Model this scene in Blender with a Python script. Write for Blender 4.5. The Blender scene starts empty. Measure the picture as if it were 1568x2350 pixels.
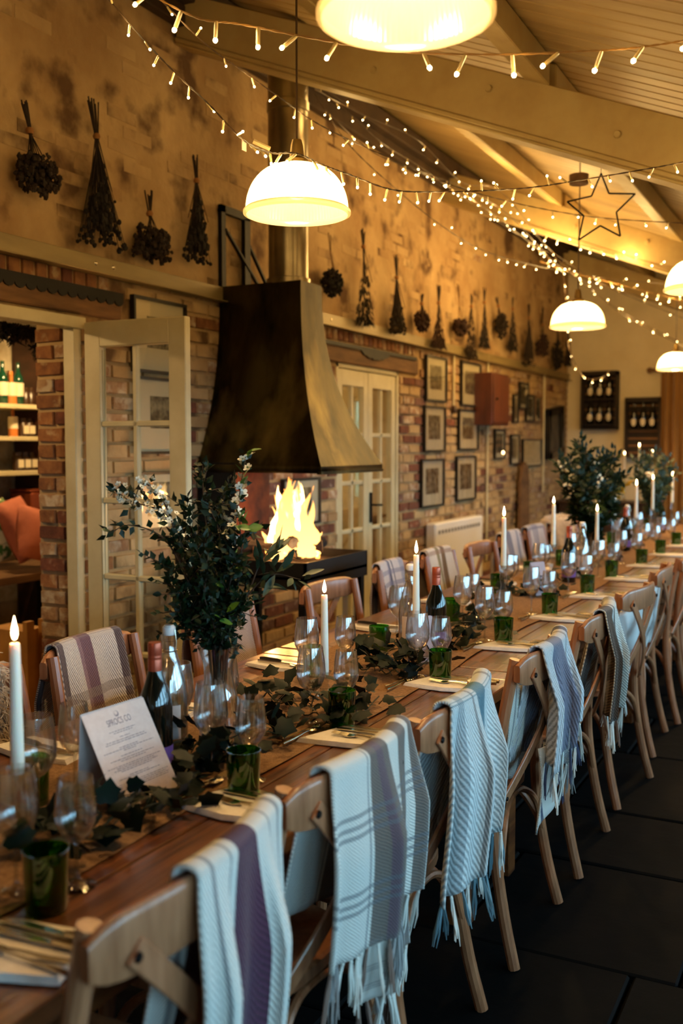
import bpy, bmesh, math, random
from mathutils import Vector, Matrix
PI = math.pi
rng = random.Random(11)
scn = bpy.context.scene
col = scn.collection

# ------------------------------------------------------------------ camera
FPX, CXP, CYP, EYE = 2285.0, 784.0, 1175.0, 1.49
PITCH = math.atan((CYP - 1022) / FPX)
YAW = math.atan((1965 - CXP) / FPX * math.cos(PITCH))
camd = bpy.data.cameras.new('camera')
cam = bpy.data.objects.new('camera', camd); col.objects.link(cam)
cam.location = (0, 0, EYE); cam.rotation_euler = (PI / 2 - PITCH, 0, YAW)
camd.sensor_fit = 'VERTICAL'; camd.sensor_height = 36; camd.sensor_width = 24
camd.lens = 36 * FPX / 2350
camd.clip_start = .05; camd.clip_end = 100
camd.dof.use_dof = True; camd.dof.focus_distance = 2.9; camd.dof.aperture_fstop = 2.6
scn.camera = cam

# ------------------------------------------------------------------ daylight and exposure
w = bpy.data.worlds.new('dusk_sky'); scn.world = w; w.use_nodes = True
wb = w.node_tree.nodes['Background']
wb.inputs[0].default_value = (.30, .60, .86, 1); wb.inputs[1].default_value = 11
vs = scn.view_settings
vs.view_transform = 'Standard'; vs.look = 'None'; vs.exposure = 1.0; vs.gamma = 1; vs.use_curve_mapping = False
WINDOWS = [(-1.9, -.75), (-.45, .7), (1.0, 2.15), (2.45, 3.6), (3.9, 5.05), (5.35, 6.5), (6.8, 7.95), (8.25, 9.4)]
WX, WZ0, WZ1 = 1.62, .95, 1.82
for y0, y1 in WINDOWS:      # sampling portals in the window openings of the right wall
    ld = bpy.data.lights.new('window_portal', 'AREA'); ld.shape = 'RECTANGLE'
    ld.size = WZ1 - WZ0; ld.size_y = y1 - y0; ld.cycles.is_portal = True
    lo = bpy.data.objects.new('window_portal', ld); col.objects.link(lo)
    lo.location = (WX + .1, (y0 + y1) / 2, (WZ0 + WZ1) / 2); lo.rotation_euler = (0, PI / 2, 0)
try:
    scn.cycles.transparent_max_bounces = 40; scn.cycles.max_bounces = 8
    scn.cycles.sample_clamp_indirect = 4; scn.cycles.caustics_refractive = False; scn.cycles.caustics_reflective = False
except Exception: pass

# ------------------------------------------------------------------ measuring: photo pixel + known plane -> point in the room
Fw = Vector((-math.sin(YAW) * math.cos(PITCH), math.cos(YAW) * math.cos(PITCH), -math.sin(PITCH)))
Rt = Vector((math.cos(YAW), math.sin(YAW), 0)); Up = Rt.cross(Fw); EYEV = Vector((0, 0, EYE))
def ray(x, y): return Fw + Rt * ((x - CXP) / FPX) - Up * ((y - CYP) / FPX)
def onX(x, y, X): r = ray(x, y); return EYEV + r * (X / r.x)
def onY(x, y, Y): r = ray(x, y); return EYEV + r * (Y / r.y)
def onZ(x, y, Z): r = ray(x, y); return EYEV + r * ((Z - EYE) / r.z)
def atD(x, y, d): return EYEV + ray(x, y) * d
def depth(p): return (Vector(p) - EYEV).dot(Fw)

# ------------------------------------------------------------------ helpers
class MB:
    """collects faces for one mesh"""
    def __init__(s): s.v = []; s.f = []; s.m = []; s.uv = {}
    def quad(s, a, b, c, d, mi=0):
        n = len(s.v); s.v += [tuple(a), tuple(b), tuple(c), tuple(d)]; s.f.append((n, n+1, n+2, n+3)); s.m.append(mi)
    def bx(s, x0, x1, y0, y1, z0, z1, mi=0):
        n = len(s.v)
        s.v += [(x0,y0,z0),(x1,y0,z0),(x1,y1,z0),(x0,y1,z0),(x0,y0,z1),(x1,y0,z1),(x1,y1,z1),(x0,y1,z1)]
        for f in ((3,2,1,0),(4,5,6,7),(0,1,5,4),(1,2,6,5),(2,3,7,6),(3,0,4,7)):
            s.f.append(tuple(n+i for i in f)); s.m.append(mi)
        return s
    def beam(s, a, b, w, t, up=(0,0,1), mi=0):
        a = Vector(a); b = Vector(b); d = (b-a).normalized(); u = Vector(up); u = (u - d*u.dot(d))
        if u.length < 1e-4: u = Vector((1,0,0)) - d*d.x
        u.normalize(); r = d.cross(u)*w/2; u = u*t/2; n = len(s.v)
        for p in (a, b):
            s.v += [tuple(p-r-u), tuple(p+r-u), tuple(p+r+u), tuple(p-r+u)]
        for f in ((3,2,1,0),(4,5,6,7),(0,1,5,4),(1,2,6,5),(2,3,7,6),(3,0,4,7)):
            s.f.append(tuple(n+i for i in f)); s.m.append(mi)
        return s
    def tube(s, pts, r, n=8, mi=0, cap=True, sq=1.0):
        pts = [Vector(p) for p in pts]; k = len(pts)
        rs = r if isinstance(r, (list, tuple)) else [r]*k
        base = len(s.v); prev = None
        for i, p in enumerate(pts):
            d = (pts[min(i+1, k-1)] - pts[max(i-1, 0)])
            if d.length < 1e-9: d = Vector((0,0,1))
            d.normalize()
            if prev is None:
                a = Vector((0,0,1)) if abs(d.z) < .9 else Vector((1,0,0)); u = (a - d*a.dot(d)).normalized()
            else:
                u = prev - d*prev.dot(d)
                u = u.normalized() if u.length > 1e-6 else d.orthogonal().normalized()
            prev = u; v = d.cross(u)
            for j in range(n):
                t = 2*PI*j/n; s.v.append(tuple(p + u*(math.cos(t)*rs[i]) + v*(math.sin(t)*rs[i]*sq)))
        for i in range(k-1):
            for j in range(n):
                a = base+i*n+j; b = base+i*n+(j+1) % n
                s.f.append((a, b, b+n, a+n)); s.m.append(mi)
        if cap:
            s.f.append(tuple(base+j for j in reversed(range(n)))); s.m.append(mi)
            s.f.append(tuple(base+(k-1)*n+j for j in range(n))); s.m.append(mi)
        return s
    def lathe(s, prof, n=24, c=(0,0,0), mi=0, rib=0, mis=None):
        base = len(s.v); k = len(prof)
        for i, (r, z) in enumerate(prof):
            for j in range(n):
                t = 2*PI*j/n; rr = r + (rib if j % 2 else 0)*(1 if r > 1e-6 else 0)
                s.v.append((c[0]+rr*math.cos(t), c[1]+rr*math.sin(t), c[2]+z))
        for i in range(k-1):
            for j in range(n):
                a = base+i*n+j; b = base+i*n+(j+1) % n
                s.f.append((a, b, b+n, a+n)); s.m.append(mis[i] if mis else mi)
        return s
    def sweep(s, pts, sec, mi=0, closed=True, up=(0,0,1), cap=True):
        """sec: list of (side, up) offsets; frames from a fixed up vector"""
        pts = [Vector(p) for p in pts]; k = len(pts); n = len(sec); base = len(s.v)
        for i, p in enumerate(pts):
            d = (pts[min(i+1, k-1)] - pts[max(i-1, 0)]).normalized(); u = Vector(up); u = (u - d*u.dot(d)).normalized(); v = d.cross(u)
            for a, b in sec: s.v.append(tuple(p + v*a + u*b))
        for i in range(k-1):
            for j in range(n if closed else n-1):
                a = base+i*n+j; b = base+i*n+(j+1) % n
                s.f.append((a, b, b+n, a+n)); s.m.append(mi)
        if cap and closed:
            s.f.append(tuple(base+j for j in reversed(range(n)))); s.m.append(mi)
            s.f.append(tuple(base+(k-1)*n+j for j in range(n))); s.m.append(mi)
        return s
    def grid(s, P, mi=0, uv=True):
        nu = len(P); nv = len(P[0]); base = len(s.v)
        for i in range(nu):
            for j in range(nv):
                s.v.append(tuple(P[i][j]))
                if uv: s.uv[base+i*nv+j] = (i/(nu-1), j/(nv-1))
        for i in range(nu-1):
            for j in range(nv-1):
                a = base+i*nv+j; s.f.append((a, a+nv, a+nv+1, a+1)); s.m.append(mi)
        return s
    def poly(s, pts, th, nrm=(0,0,1), mi=0):
        """flat polygon given thickness th along nrm"""
        nrm = Vector(nrm); n = len(s.v); k = len(pts)
        for p in pts: s.v.append(tuple(p))
        for p in pts: s.v.append(tuple(Vector(p)+nrm*th))
        s.f.append(tuple(n+i for i in reversed(range(k)))); s.m.append(mi)
        s.f.append(tuple(n+k+i for i in range(k))); s.m.append(mi)
        for i in range(k):
            j = (i+1) % k; s.f.append((n+i, n+j, n+k+j, n+k+i)); s.m.append(mi)
        return s
    def blob(s, c, r, mi=0, seed=0, jit=.0):
        c = Vector(c); base = len(s.v); q = random.Random(seed)
        rr = r if isinstance(r, (list, tuple)) else (r, r, r)
        ring = [(0, 1), (.8, .6), (.95, -.1), (.6, -.8), (0, -1)]
        for a, z in ring:
            for j in range(6):
                t = j*PI/3; k = 1 + q.uniform(-jit, jit)
                s.v.append((c.x+rr[0]*a*math.cos(t)*k, c.y+rr[1]*a*math.sin(t)*k, c.z+rr[2]*z*k))
        for i in range(4):
            for j in range(6):
                a = base+i*6+j; b = base+i*6+(j+1) % 6
                s.f.append((a+6, b+6, b, a)); s.m.append(mi)
        return s
    def mesh(s, name, mats, smooth=35, bevel=0):
        me = bpy.data.meshes.new(name)
        me.from_pydata(s.v, [], s.f)
        for m in (mats if isinstance(mats, (list, tuple)) else [mats]): me.materials.append(m)
        me.polygons.foreach_set('material_index', s.m)
        if s.uv:
            ul = me.uv_layers.new(name='UVMap')
            for lp in me.loops: ul.data[lp.index].uv = s.uv.get(lp.vertex_index, (0, 0))
        if bevel or not s.uv:
            bm = bmesh.new(); bm.from_mesh(me)
            if not s.uv: bmesh.ops.remove_doubles(bm, verts=bm.verts, dist=1e-6)
            if bevel: bmesh.ops.bevel(bm, geom=bm.edges[:], offset=bevel, segments=1, affect='EDGES', clamp_overlap=True)
            bm.to_mesh(me); bm.free()
        if smooth:
            me.polygons.foreach_set('use_smooth', [True]*len(me.polygons))
            me.set_sharp_from_angle(angle=math.radians(smooth))
        me.update()
        return me
    def build(s, name, mats, parent=None, world=False, smooth=35, bevel=0, loc=None):
        return link(name, s.mesh(name, mats, smooth, bevel), parent, world, loc)

def link(name, me, parent=None, world=False, loc=None):
    o = bpy.data.objects.new(name, me); col.objects.link(o)
    if parent is not None:
        o.parent = parent
        if world: o.matrix_parent_inverse = tm(parent).inverted()
    if loc is not None: o.location = loc
    return o
def tm(o):
    m = Matrix.Translation(o.location) @ o.rotation_euler.to_matrix().to_4x4()
    return tm(o.parent) @ m if o.parent else m
def tag(o, label=None, cat=None, group=None, kind=None):
    if label: o['label'] = label
    if cat: o['category'] = cat
    if group: o['group'] = group
    if kind: o['kind'] = kind
    return o
def thing(name, label, cat, loc=(0,0,0), rz=0, group=None, kind=None):
    o = bpy.data.objects.new(name, None); col.objects.link(o); o.empty_display_size = .05
    o.location = loc; o.rotation_euler = (0, 0, rz)
    return tag(o, label, cat, group, kind)
def struct(o): o['kind'] = 'structure'; return o
def dup(root, loc, rz=0, label=None, group=None, parent=None):
    r = root.copy(); col.objects.link(r)
    if parent is None:
        r.location = loc; r.rotation_euler = (0, 0, rz)
        if label: r['label'] = label
        if group: r['group'] = group
    else: r.parent = parent
    for ch in list(root.children): dup(ch, None, parent=r)
    return r
ORD = ['nearest', 'second nearest', 'third nearest', 'fourth nearest', 'fifth nearest', 'sixth nearest', 'seventh nearest',
       'eighth nearest', 'ninth nearest', 'tenth nearest', 'eleventh nearest', 'twelfth nearest', 'thirteenth nearest']
def cat_rom(pts, n):
    """smooth curve through points"""
    pts = [Vector(p) for p in pts]; P = [pts[0]*2-pts[1]] + pts + [pts[-1]*2-pts[-2]]; out = []
    for i in range(1, len(P)-2):
        a, b, c, d = P[i-1], P[i], P[i+1], P[i+2]
        for k in range(n):
            t = k/n
            out.append(.5*((2*b) + (c-a)*t + (2*a-5*b+4*c-d)*t*t + (3*b-a-3*c+d)*t**3))
    out.append(pts[-1]); return out

# ------------------------------------------------------------------ materials
def S(r, g, b):
    f = lambda c: (c/255/12.92) if c/255 <= .04045 else ((c/255+.055)/1.055)**2.4
    return (f(r), f(g), f(b), 1)
MATS = {}
def mat(name, c1, c2=None, scale=6, stretch=(1,1,1), rough=.6, metal=0, bump=0, bscale=None, detail=5, lo=.35, hi=.65,
        rnd=0, spec=.5, coords='Object', emit=None, estr=0, c3=None, c3amt=.45, c3scale=None, sheen=0, alpha=None, trans=0, coat=0):
    m = bpy.data.materials.new(name); m.use_nodes = True; nt = m.node_tree; N = nt.nodes; L = nt.links
    b = N['Principled BSDF']; b.inputs['Roughness'].default_value = rough; b.inputs['Metallic'].default_value = metal
    b.inputs['Specular IOR Level'].default_value = spec; b.inputs['Base Color'].default_value = c1
    if sheen: b.inputs['Sheen Weight'].default_value = sheen
    if coat: b.inputs['Coat Weight'].default_value = coat; b.inputs['Coat Roughness'].default_value = .15
    if trans: b.inputs['Transmission Weight'].default_value = trans
    tc = N.new('ShaderNodeTexCoord'); mp = N.new('ShaderNodeMapping'); mp.inputs['Scale'].default_value = stretch
    L.new(tc.outputs[coords], mp.inputs[0])
    out = None
    if rnd:
        oi = N.new('ShaderNodeObjectInfo')
        ad = N.new('ShaderNodeVectorMath'); ad.operation = 'ADD'
        sc = N.new('ShaderNodeVectorMath'); sc.operation = 'SCALE'; sc.inputs['Scale'].default_value = 40
        cb = N.new('ShaderNodeCombineXYZ'); 
        for k in range(3): L.new(oi.outputs['Random'], cb.inputs[k])
        L.new(cb.outputs[0], sc.inputs[0]); L.new(mp.outputs[0], ad.inputs[0]); L.new(sc.outputs[0], ad.inputs[1]); vec = ad.outputs[0]
    else: vec = mp.outputs[0]
    if c2 is not None:
        nz = N.new('ShaderNodeTexNoise'); nz.inputs['Scale'].default_value = scale; nz.inputs['Detail'].default_value = detail
        nz.inputs['Roughness'].default_value = .6
        L.new(vec, nz.inputs['Vector'])
        cr = N.new('ShaderNodeValToRGB'); cr.color_ramp.elements[0].position = lo; cr.color_ramp.elements[1].position = hi
        cr.color_ramp.elements[0].color = c1; cr.color_ramp.elements[1].color = c2
        L.new(nz.outputs[0], cr.inputs[0]); out = cr.outputs[0]
        if c3 is not None:
            n3 = N.new('ShaderNodeTexNoise'); n3.inputs['Scale'].default_value = c3scale or scale*.35; n3.inputs['Detail'].default_value = 6
            L.new(vec, n3.inputs['Vector'])
            r3 = N.new('ShaderNodeValToRGB'); r3.color_ramp.elements[0].position = c3amt; r3.color_ramp.elements[1].position = c3amt+.14
            L.new(n3.outputs[0], r3.inputs[0])
            mx = N.new('ShaderNodeMix'); mx.data_type = 'RGBA'; L.new(r3.outputs[0], mx.inputs[0]); L.new(out, mx.inputs[6]); mx.inputs[7].default_value = c3
            out = mx.outputs[2]
    if rnd:
        if out is None:
            rgb = N.new('ShaderNodeRGB'); rgb.outputs[0].default_value = c1; out = rgb.outputs[0]
        mr = N.new('ShaderNodeMapRange'); mr.inputs[3].default_value = 1-rnd; mr.inputs[4].default_value = 1+rnd
        L.new(oi.outputs['Random'], mr.inputs[0])
        hs = N.new('ShaderNodeHueSaturation'); L.new(mr.outputs[0], hs.inputs['Value']); L.new(out, hs.inputs['Color']); out = hs.outputs[0]
    if out is not None: L.new(out, b.inputs['Base Color'])
    if bump:
        nb = N.new('ShaderNodeTexNoise'); nb.inputs['Scale'].default_value = bscale or scale*3; nb.inputs['Detail'].default_value = 4
        L.new(vec, nb.inputs['Vector'])
        bp = N.new('ShaderNodeBump'); bp.inputs['Strength'].default_value = bump; bp.inputs['Distance'].default_value = .01
        L.new(nb.outputs[0], bp.inputs['Height']); L.new(bp.outputs[0], b.inputs['Normal'])
    if emit is not None:
        b.inputs['Emission Color'].default_value = emit; b.inputs['Emission Strength'].default_value = estr
    MATS[name] = m
    return m
def thin_glass(name, tint, refl=1.0, rough=.0, edge=.0, refr=0):
    """thin glass wall: clear or tinted transmission plus mirror reflection at the facing-dependent Fresnel rate"""
    m = bpy.data.materials.new(name); m.use_nodes = True; nt = m.node_tree; N = nt.nodes; L = nt.links
    N.remove(N['Principled BSDF']); o = N['Material Output']
    t = N.new('ShaderNodeBsdfTransparent'); t.inputs[0].default_value = tint
    if edge:
        lw = N.new('ShaderNodeLayerWeight'); lw.inputs[0].default_value = .5; pe = N.new('ShaderNodeMath'); pe.operation = 'POWER'; pe.inputs[1].default_value = 2.4
        me_ = N.new('ShaderNodeMix'); me_.data_type = 'RGBA'; me_.inputs[6].default_value = tint; me_.inputs[7].default_value = tuple(c*(1-edge) for c in tint[:3])+(1,)
        L.new(lw.outputs['Facing'], pe.inputs[0]); L.new(pe.outputs[0], me_.inputs[0]); L.new(me_.outputs[2], t.inputs[0])
    g = N.new('ShaderNodeBsdfGlossy'); g.inputs['Roughness'].default_value = rough; g.inputs[0].default_value = (1,1,1,1)
    fr = N.new('ShaderNodeLayerWeight'); fr.inputs[0].default_value = .5
    pw = N.new('ShaderNodeMath'); pw.operation = 'POWER'; pw.inputs[1].default_value = 3.2
    mu = N.new('ShaderNodeMath'); mu.operation = 'MULTIPLY_ADD'; mu.use_clamp = True; mu.inputs[1].default_value = .9; mu.inputs[2].default_value = .045*refl
    mx = N.new('ShaderNodeMixShader')
    L.new(fr.outputs['Facing'], pw.inputs[0]); L.new(pw.outputs[0], mu.inputs[0]); L.new(mu.outputs[0], mx.inputs[0]); L.new(t.outputs[0], mx.inputs[1]); L.new(g.outputs[0], mx.inputs[2])
    fin = mx.outputs[0]
    if refr:      # part of the light bends in the wall of the glass
        gb = N.new('ShaderNodeBsdfGlass'); gb.inputs['IOR'].default_value = 1.5; gb.inputs['Roughness'].default_value = 0
        m5 = N.new('ShaderNodeMixShader'); m5.inputs[0].default_value = refr; L.new(fin, m5.inputs[1]); L.new(gb.outputs[0], m5.inputs[2]); fin = m5.outputs[0]
    L.new(fin, o.inputs[0]); MATS[name] = m
    return m
def emitter(name, c, s, sample=False, c2=None, z0=0, z1=1):
    m = bpy.data.materials.new(name); m.use_nodes = True; nt = m.node_tree; N = nt.nodes; L = nt.links
    N.remove(N['Principled BSDF']); e = N.new('ShaderNodeEmission'); e.inputs[0].default_value = c; e.inputs[1].default_value = s
    if c2 is not None:
        tc = N.new('ShaderNodeTexCoord'); sp = N.new('ShaderNodeSeparateXYZ'); L.new(tc.outputs['Object'], sp.inputs[0])
        mr = N.new('ShaderNodeMapRange'); mr.inputs[1].default_value = z0; mr.inputs[2].default_value = z1; L.new(sp.outputs[2], mr.inputs[0])
        cr = N.new('ShaderNodeValToRGB'); cr.color_ramp.elements[0].color = c; cr.color_ramp.elements[1].color = c2
        L.new(mr.outputs[0], cr.inputs[0]); L.new(cr.outputs[0], e.inputs[0])
    tr_ = N.new('ShaderNodeBsdfTransparent'); ad = N.new('ShaderNodeAddShader'); L.new(e.outputs[0], ad.inputs[0]); L.new(tr_.outputs[0], ad.inputs[1])   # glowing gas or bulb glass lets light through
    L.new(ad.outputs[0], N['Material Output'].inputs[0])
    try: m.cycles.emission_sampling = 'FRONT' if sample else 'NONE'
    except Exception: pass
    MATS[name] = m
    return m
def point(name, loc, watts, c, radius=.03, parent=None):
    ld = bpy.data.lights.new(name, 'POINT'); ld.energy = watts; ld.color = c[:3]; ld.shadow_soft_size = radius
    o = bpy.data.objects.new(name, ld); col.objects.link(o); o.location = loc
    if parent is not None: o.parent = parent
    return o

WARM = (1, .63, .25); CANDLE = (1, .50, .17)
m_wash = mat('limewash', S(196,180,150), S(166,142,108), 3.2, rough=.9, bump=.5, bscale=30, c3=S(104,78,50), c3amt=.6, c3scale=5)
m_wash2 = mat('limewash_stained', S(186,158,114), S(156,124,84), 2.5, rough=.9, bump=.6, bscale=30, c3=S(92,66,40), c3amt=.54, c3scale=4, rnd=.03)
m_bpale = mat('brick_pale', S(172,142,108), S(138,96,66), 14, rough=.92, bump=.6, bscale=50, c3=S(188,170,145), c3amt=.5, c3scale=18, rnd=.18)
m_bred = mat('brick_red', S(122,70,48), S(92,52,38), 16, rough=.92, bump=.6, bscale=50, c3=S(168,138,112), c3amt=.6, c3scale=14, rnd=.22)
m_bdark = mat('brick_dark', S(84,52,44), S(112,80,70), 16, rough=.92, bump=.6, bscale=50, c3=S(160,140,128), c3amt=.58, c3scale=14, rnd=.2)
m_bora = mat('brick_orange', S(154,104,62), S(116,72,44), 14, rough=.92, bump=.6, bscale=50, c3=S(186,158,118), c3amt=.58, c3scale=12, rnd=.2)
m_mortar = mat('mortar', S(184,156,112), S(154,122,82), 2.5, rough=.95, bump=.6, bscale=30, c3=S(92,66,40), c3amt=.54, c3scale=4)
m_plaster = mat('plaster', S(230,216,184), S(216,200,166), 2, rough=.85, bump=.1)
m_cream = mat('cream_paint', S(206,196,160), S(190,178,140), 5, rough=.45, bump=.05, bscale=30)
m_white = mat('white_paint', S(226,226,228), rough=.5)
m_ceil = mat('ceiling_paint', S(176,152,104), S(160,134,88), 3, stretch=(.4,3,1), rough=.5, rnd=.06)
m_beam = mat('beam_paint', S(188,166,112), S(172,146,94), 4, rough=.55, bump=.12, bscale=18)
m_slate = mat('slate', S(6,8,8), S(11,11,11), 5, rough=.7, bump=.25, bscale=14, rnd=.25, spec=.06)
m_grout = mat('grout', S(9,8,8), rough=.95, spec=.1)
m_oak = mat('lintel_oak', S(122,88,54), S(88,60,36), 6, stretch=(3,.5,3), rough=.8, bump=.4, bscale=12)
m_table = mat('table_wood', S(122,70,33), S(70,36,16), 5, stretch=(14,.55,6), rough=.33, bump=.18, bscale=7, c3=S(70,36,16), c3amt=.58, c3scale=2.2, rnd=.16, coat=.25)
m_chair = mat('beech', S(168,112,76), S(140,88,56), 7, stretch=(8,8,1), rough=.36, bump=.05, coat=.2)
m_bolt = mat('bolt_dark', S(30,26,24), rough=.4, metal=.8)
m_iron = mat('black_iron', S(12,12,11), S(22,20,18), 8, rough=.55, metal=.3, spec=.3)
m_hood = mat('bronzed_steel', S(76,67,39), S(20,17,11), 5, stretch=(1,1,.35), rough=.34, metal=.95, bump=.3, bscale=6, c3=S(132,116,70), c3amt=.55, c3scale=3)
m_flue = mat('flue_steel', S(150,140,115), S(120,108,84), 3, rough=.3, metal=.95)
m_rust = mat('rusted_steel', S(120,58,24), S(64,30,16), 7, rough=.6, metal=.4, bump=.3)
m_rail = mat('rail_steel', S(150,132,88), S(122,104,66), 3, stretch=(1,.4,3), rough=.45, metal=.25)
m_glass = thin_glass('clear_glass', (.97,.97,.965,1), 2.6, edge=.75, refr=.12)
m_pane = thin_glass('window_pane', (.95,.96,.94,1), .7)
m_green = thin_glass('green_glass', (.20,.58,.11,1), 1.6, edge=.3)
m_stemg = thin_glass('solid_glass', (.86,.86,.84,1), 2.2)
m_dkbot = mat('dark_bottle', S(8,12,9), rough=.06, spec=.7)
m_grbot = mat('green_bottle', S(14,62,44), rough=.08, spec=.7)
m_caps = mat('copper_capsule', S(166,80,56), rough=.32, metal=.6)
m_paper = mat('paper', S(206,188,180), S(198,178,170), 60, rough=.8)
m_label = mat('bottle_label', S(222,210,182), rough=.7)
m_purple = mat('purple_label', S(110,72,150), rough=.6)
m_ink = mat('ink', S(112,100,108), rough=.8)
m_wax = mat('candle_wax', S(232,226,210), rough=.4); m_wax.node_tree.nodes['Principled BSDF'].inputs['Subsurface Weight'].default_value = .25
m_flame = emitter('candle_flame', (1,.58,.20,1), 7, c2=(1,.72,.36,1), z0=0, z1=.03)
m_silver = mat('cutlery_steel', S(205,196,176), rough=.2, metal=1)
m_dhand = mat('dark_handle', S(22,15,12), rough=.35)
m_linen = mat('napkin_linen', S(240,234,228), S(226,218,210), 40, rough=.85, bump=.2, bscale=200)
m_burlap = mat('burlap', S(158,120,82), S(126,92,60), 90, rough=.95, bump=.6, bscale=300)
m_ivy = mat('ivy_leaf', S(11,26,12), S(6,15,8), 20, rough=.55, spec=.2, rnd=.3)
m_vine = mat('vine', S(74,66,34), rough=.7)
m_leaf = mat('shrub_leaf', S(22,42,17), S(11,24,10), 30, rough=.5, spec=.3, rnd=.35)
m_leafl = mat('young_leaf', S(84,124,38), S(58,96,32), 30, rough=.45, rnd=.25)
m_leafg = mat('sage_leaf', S(50,70,46), S(36,54,36), 30, rough=.5, rnd=.25)
m_twig = mat('twig', S(58,42,28), rough=.8)
m_petal = mat('white_petal', S(236,232,214), rough=.6, rnd=.08)
m_dry = mat('dried_brown', S(46,31,17), S(26,17,10), 30, rough=.95, rnd=.1)
m_dry2 = mat('dried_umber', S(30,21,13), S(17,12,8), 30, rough=.95)
m_dry3 = mat('dried_rose', S(62,36,24), S(38,21,15), 30, rough=.95)
m_dry4 = mat('dried_straw', S(122,90,52), S(84,60,34), 30, rough=.95)
m_twine = mat('twine', S(140,96,52), rough=.95)
m_wool = mat('sheepskin_wool', S(226,208,186), S(196,176,152), 8, rough=1, sheen=.5)
m_ftin = mat('fairy_husk', S(225,205,150), rough=.2, trans=.5)
m_fwire = mat('fairy_wire', S(150,112,58), rough=.35, metal=.2)
m_fdark = mat('fairy_wire_dark', S(60,42,22), rough=.5)
m_ftip = emitter('fairy_tip', (1,.66,.27,1), 9)
m_pbulb = emitter('pendant_bulb', (1,.72,.38,1), 20)
m_frame = mat('picture_frame_black', S(18,15,13), rough=.4)
m_wframe = mat('picture_frame_wood', S(120,86,52), S(90,62,38), 8, rough=.6)
m_mount = mat('picture_mount', S(214,200,176), rough=.8)
# =================================================================== the room
WLX = -3.1                      # face of the brick wall
YE = 11.95                      # end wall
YN = -2.6                       # wall behind the photographer
CZ = 3.88                       # ceiling height at the brick wall
SL = .40                        # lean-to slope
def czz(x): return CZ - SL*(x - WLX)

# ---- floor: flagstones on a dark bed
fl = struct(MB().bx(-6.2, 1.9, YN-.2, 13.2, -.2, -.03).build('floor', m_grout, smooth=0))
slabs = []
y = YN; row = 0
while y < YE:
    h = rng.choice([.55, .7, .82]); x = WLX - rng.uniform(0, .4)
    while x < 1.62:
        wd = rng.choice([.5, .66, .9, 1.05]); x0 = max(x, WLX-.02); x1 = min(x+wd, 1.62)
        if x1 - x0 > .08: slabs.append((x0, x1, y, min(y+h, YE)))
        x += wd
    y += h
for x0, x1, y0, y1 in slabs:
    z = rng.uniform(-.004, 0)
    b = MB().bx(-(x1-x0)/2+.006, (x1-x0)/2-.006, -(y1-y0)/2+.006, (y1-y0)/2-.006, -.04, 0)
    o = b.build('flagstone', m_slate, fl, smooth=0, bevel=.006, loc=((x0+x1)/2, (y0+y1)/2, z))
    o.rotation_euler = (rng.uniform(-.004, .004), rng.uniform(-.004, .004), 0)
MB().bx(-6.2, WLX-.02, YN, 13, -.03, -.002).build('side_room_floor', mat('side_floor', S(120,96,70), S(90,70,50), 4, rough=.5), fl, smooth=0)

tag(struct(MB().bx(1.83, 40, -30, 45, -.5, -.3).build('floor_added_ground', mat('added_dark_lawn', S(50,58,40), S(36,42,30), 2, rough=1, spec=0), smooth=0)), 'unseen dark lawn added outside the windows to cut daylight')  # unseen ground added to keep daylight off the upper wall and ceiling
# ---- brick wall with two door openings
D1 = (2.25, 3.46, 2.06)          # y0, y1, head
D2 = (5.955, 6.98, 2.06)
wl = MB()
def wall_boxes(b, x0, x1):
    b.bx(x0, x1, YN-.2, D1[0], 0, CZ+.2); b.bx(x0, x1, D1[1]+.0, D2[0], 0, CZ+.2); b.bx(x0, x1, D2[1], YE+.25, 0, CZ+.2)
    b.bx(x0, x1, D1[0], D1[1], D1[2], CZ+.2); b.bx(x0, x1, D2[0], D2[1], D2[2], CZ+.2)
wall_boxes(wl, -3.36, -3.112)
wall = struct(wl.build('wall_left', m_mortar, smooth=0))
BRK = [m_wash2, m_bpale, m_bred, m_bdark, m_bora]
def brick_mesh(L, H, mi, seed, proud=.014):
    q = random.Random(seed); b = MB(); c = .005
    j = lambda: q.uniform(-.003, .003)
    back = [(-.02,-L/2,-H/2),(-.02,L/2,-H/2),(-.02,L/2,H/2),(-.02,-L/2,H/2)]
    fr = [(proud+j()*.6,-L/2+c+j(),-H/2+c+j()),(proud+j()*.6,L/2-c+j(),-H/2+c+j()),(proud+j()*.6,L/2-c+j(),H/2-c+j()),(proud+j()*.6,-L/2+c+j(),H/2-c+j())]
    b.v = back+fr; b.f = [(4,5,6,7),(0,1,5,4),(1,2,6,5),(2,3,7,6),(3,0,4,7)]; b.m = [0]*5
    return b.mesh('brick', BRK[mi], smooth=0)
BM = {}
def get_brick(L, mi):
    key = (round(L, 3), mi, rng.randrange(4))
    if key not in BM: BM[key] = brick_mesh(L, .064, mi, hash(key) % 9999)
    return BM[key]
def zone(Y, z):
    r = rng.random()
    if z > 2.3: return 0 if r < .985 else 1
    if Y < 5: return 0 if r < .74 else (1 if r < .92 else (4 if r < .97 else 2))
    if Y < 6: return 0 if r < .22 else (1 if r < .5 else (2 if r < .9 else 3))
    if Y < 7.6: return 0 if r < .16 else (1 if r < .45 else (2 if r < .86 else 3))
    zz = .12 if z < 1.25 else .05
    return 3 if r < zz else (1 if r < .42 else (0 if r < .95 else 2))
singles = []; rest = MB()
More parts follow.
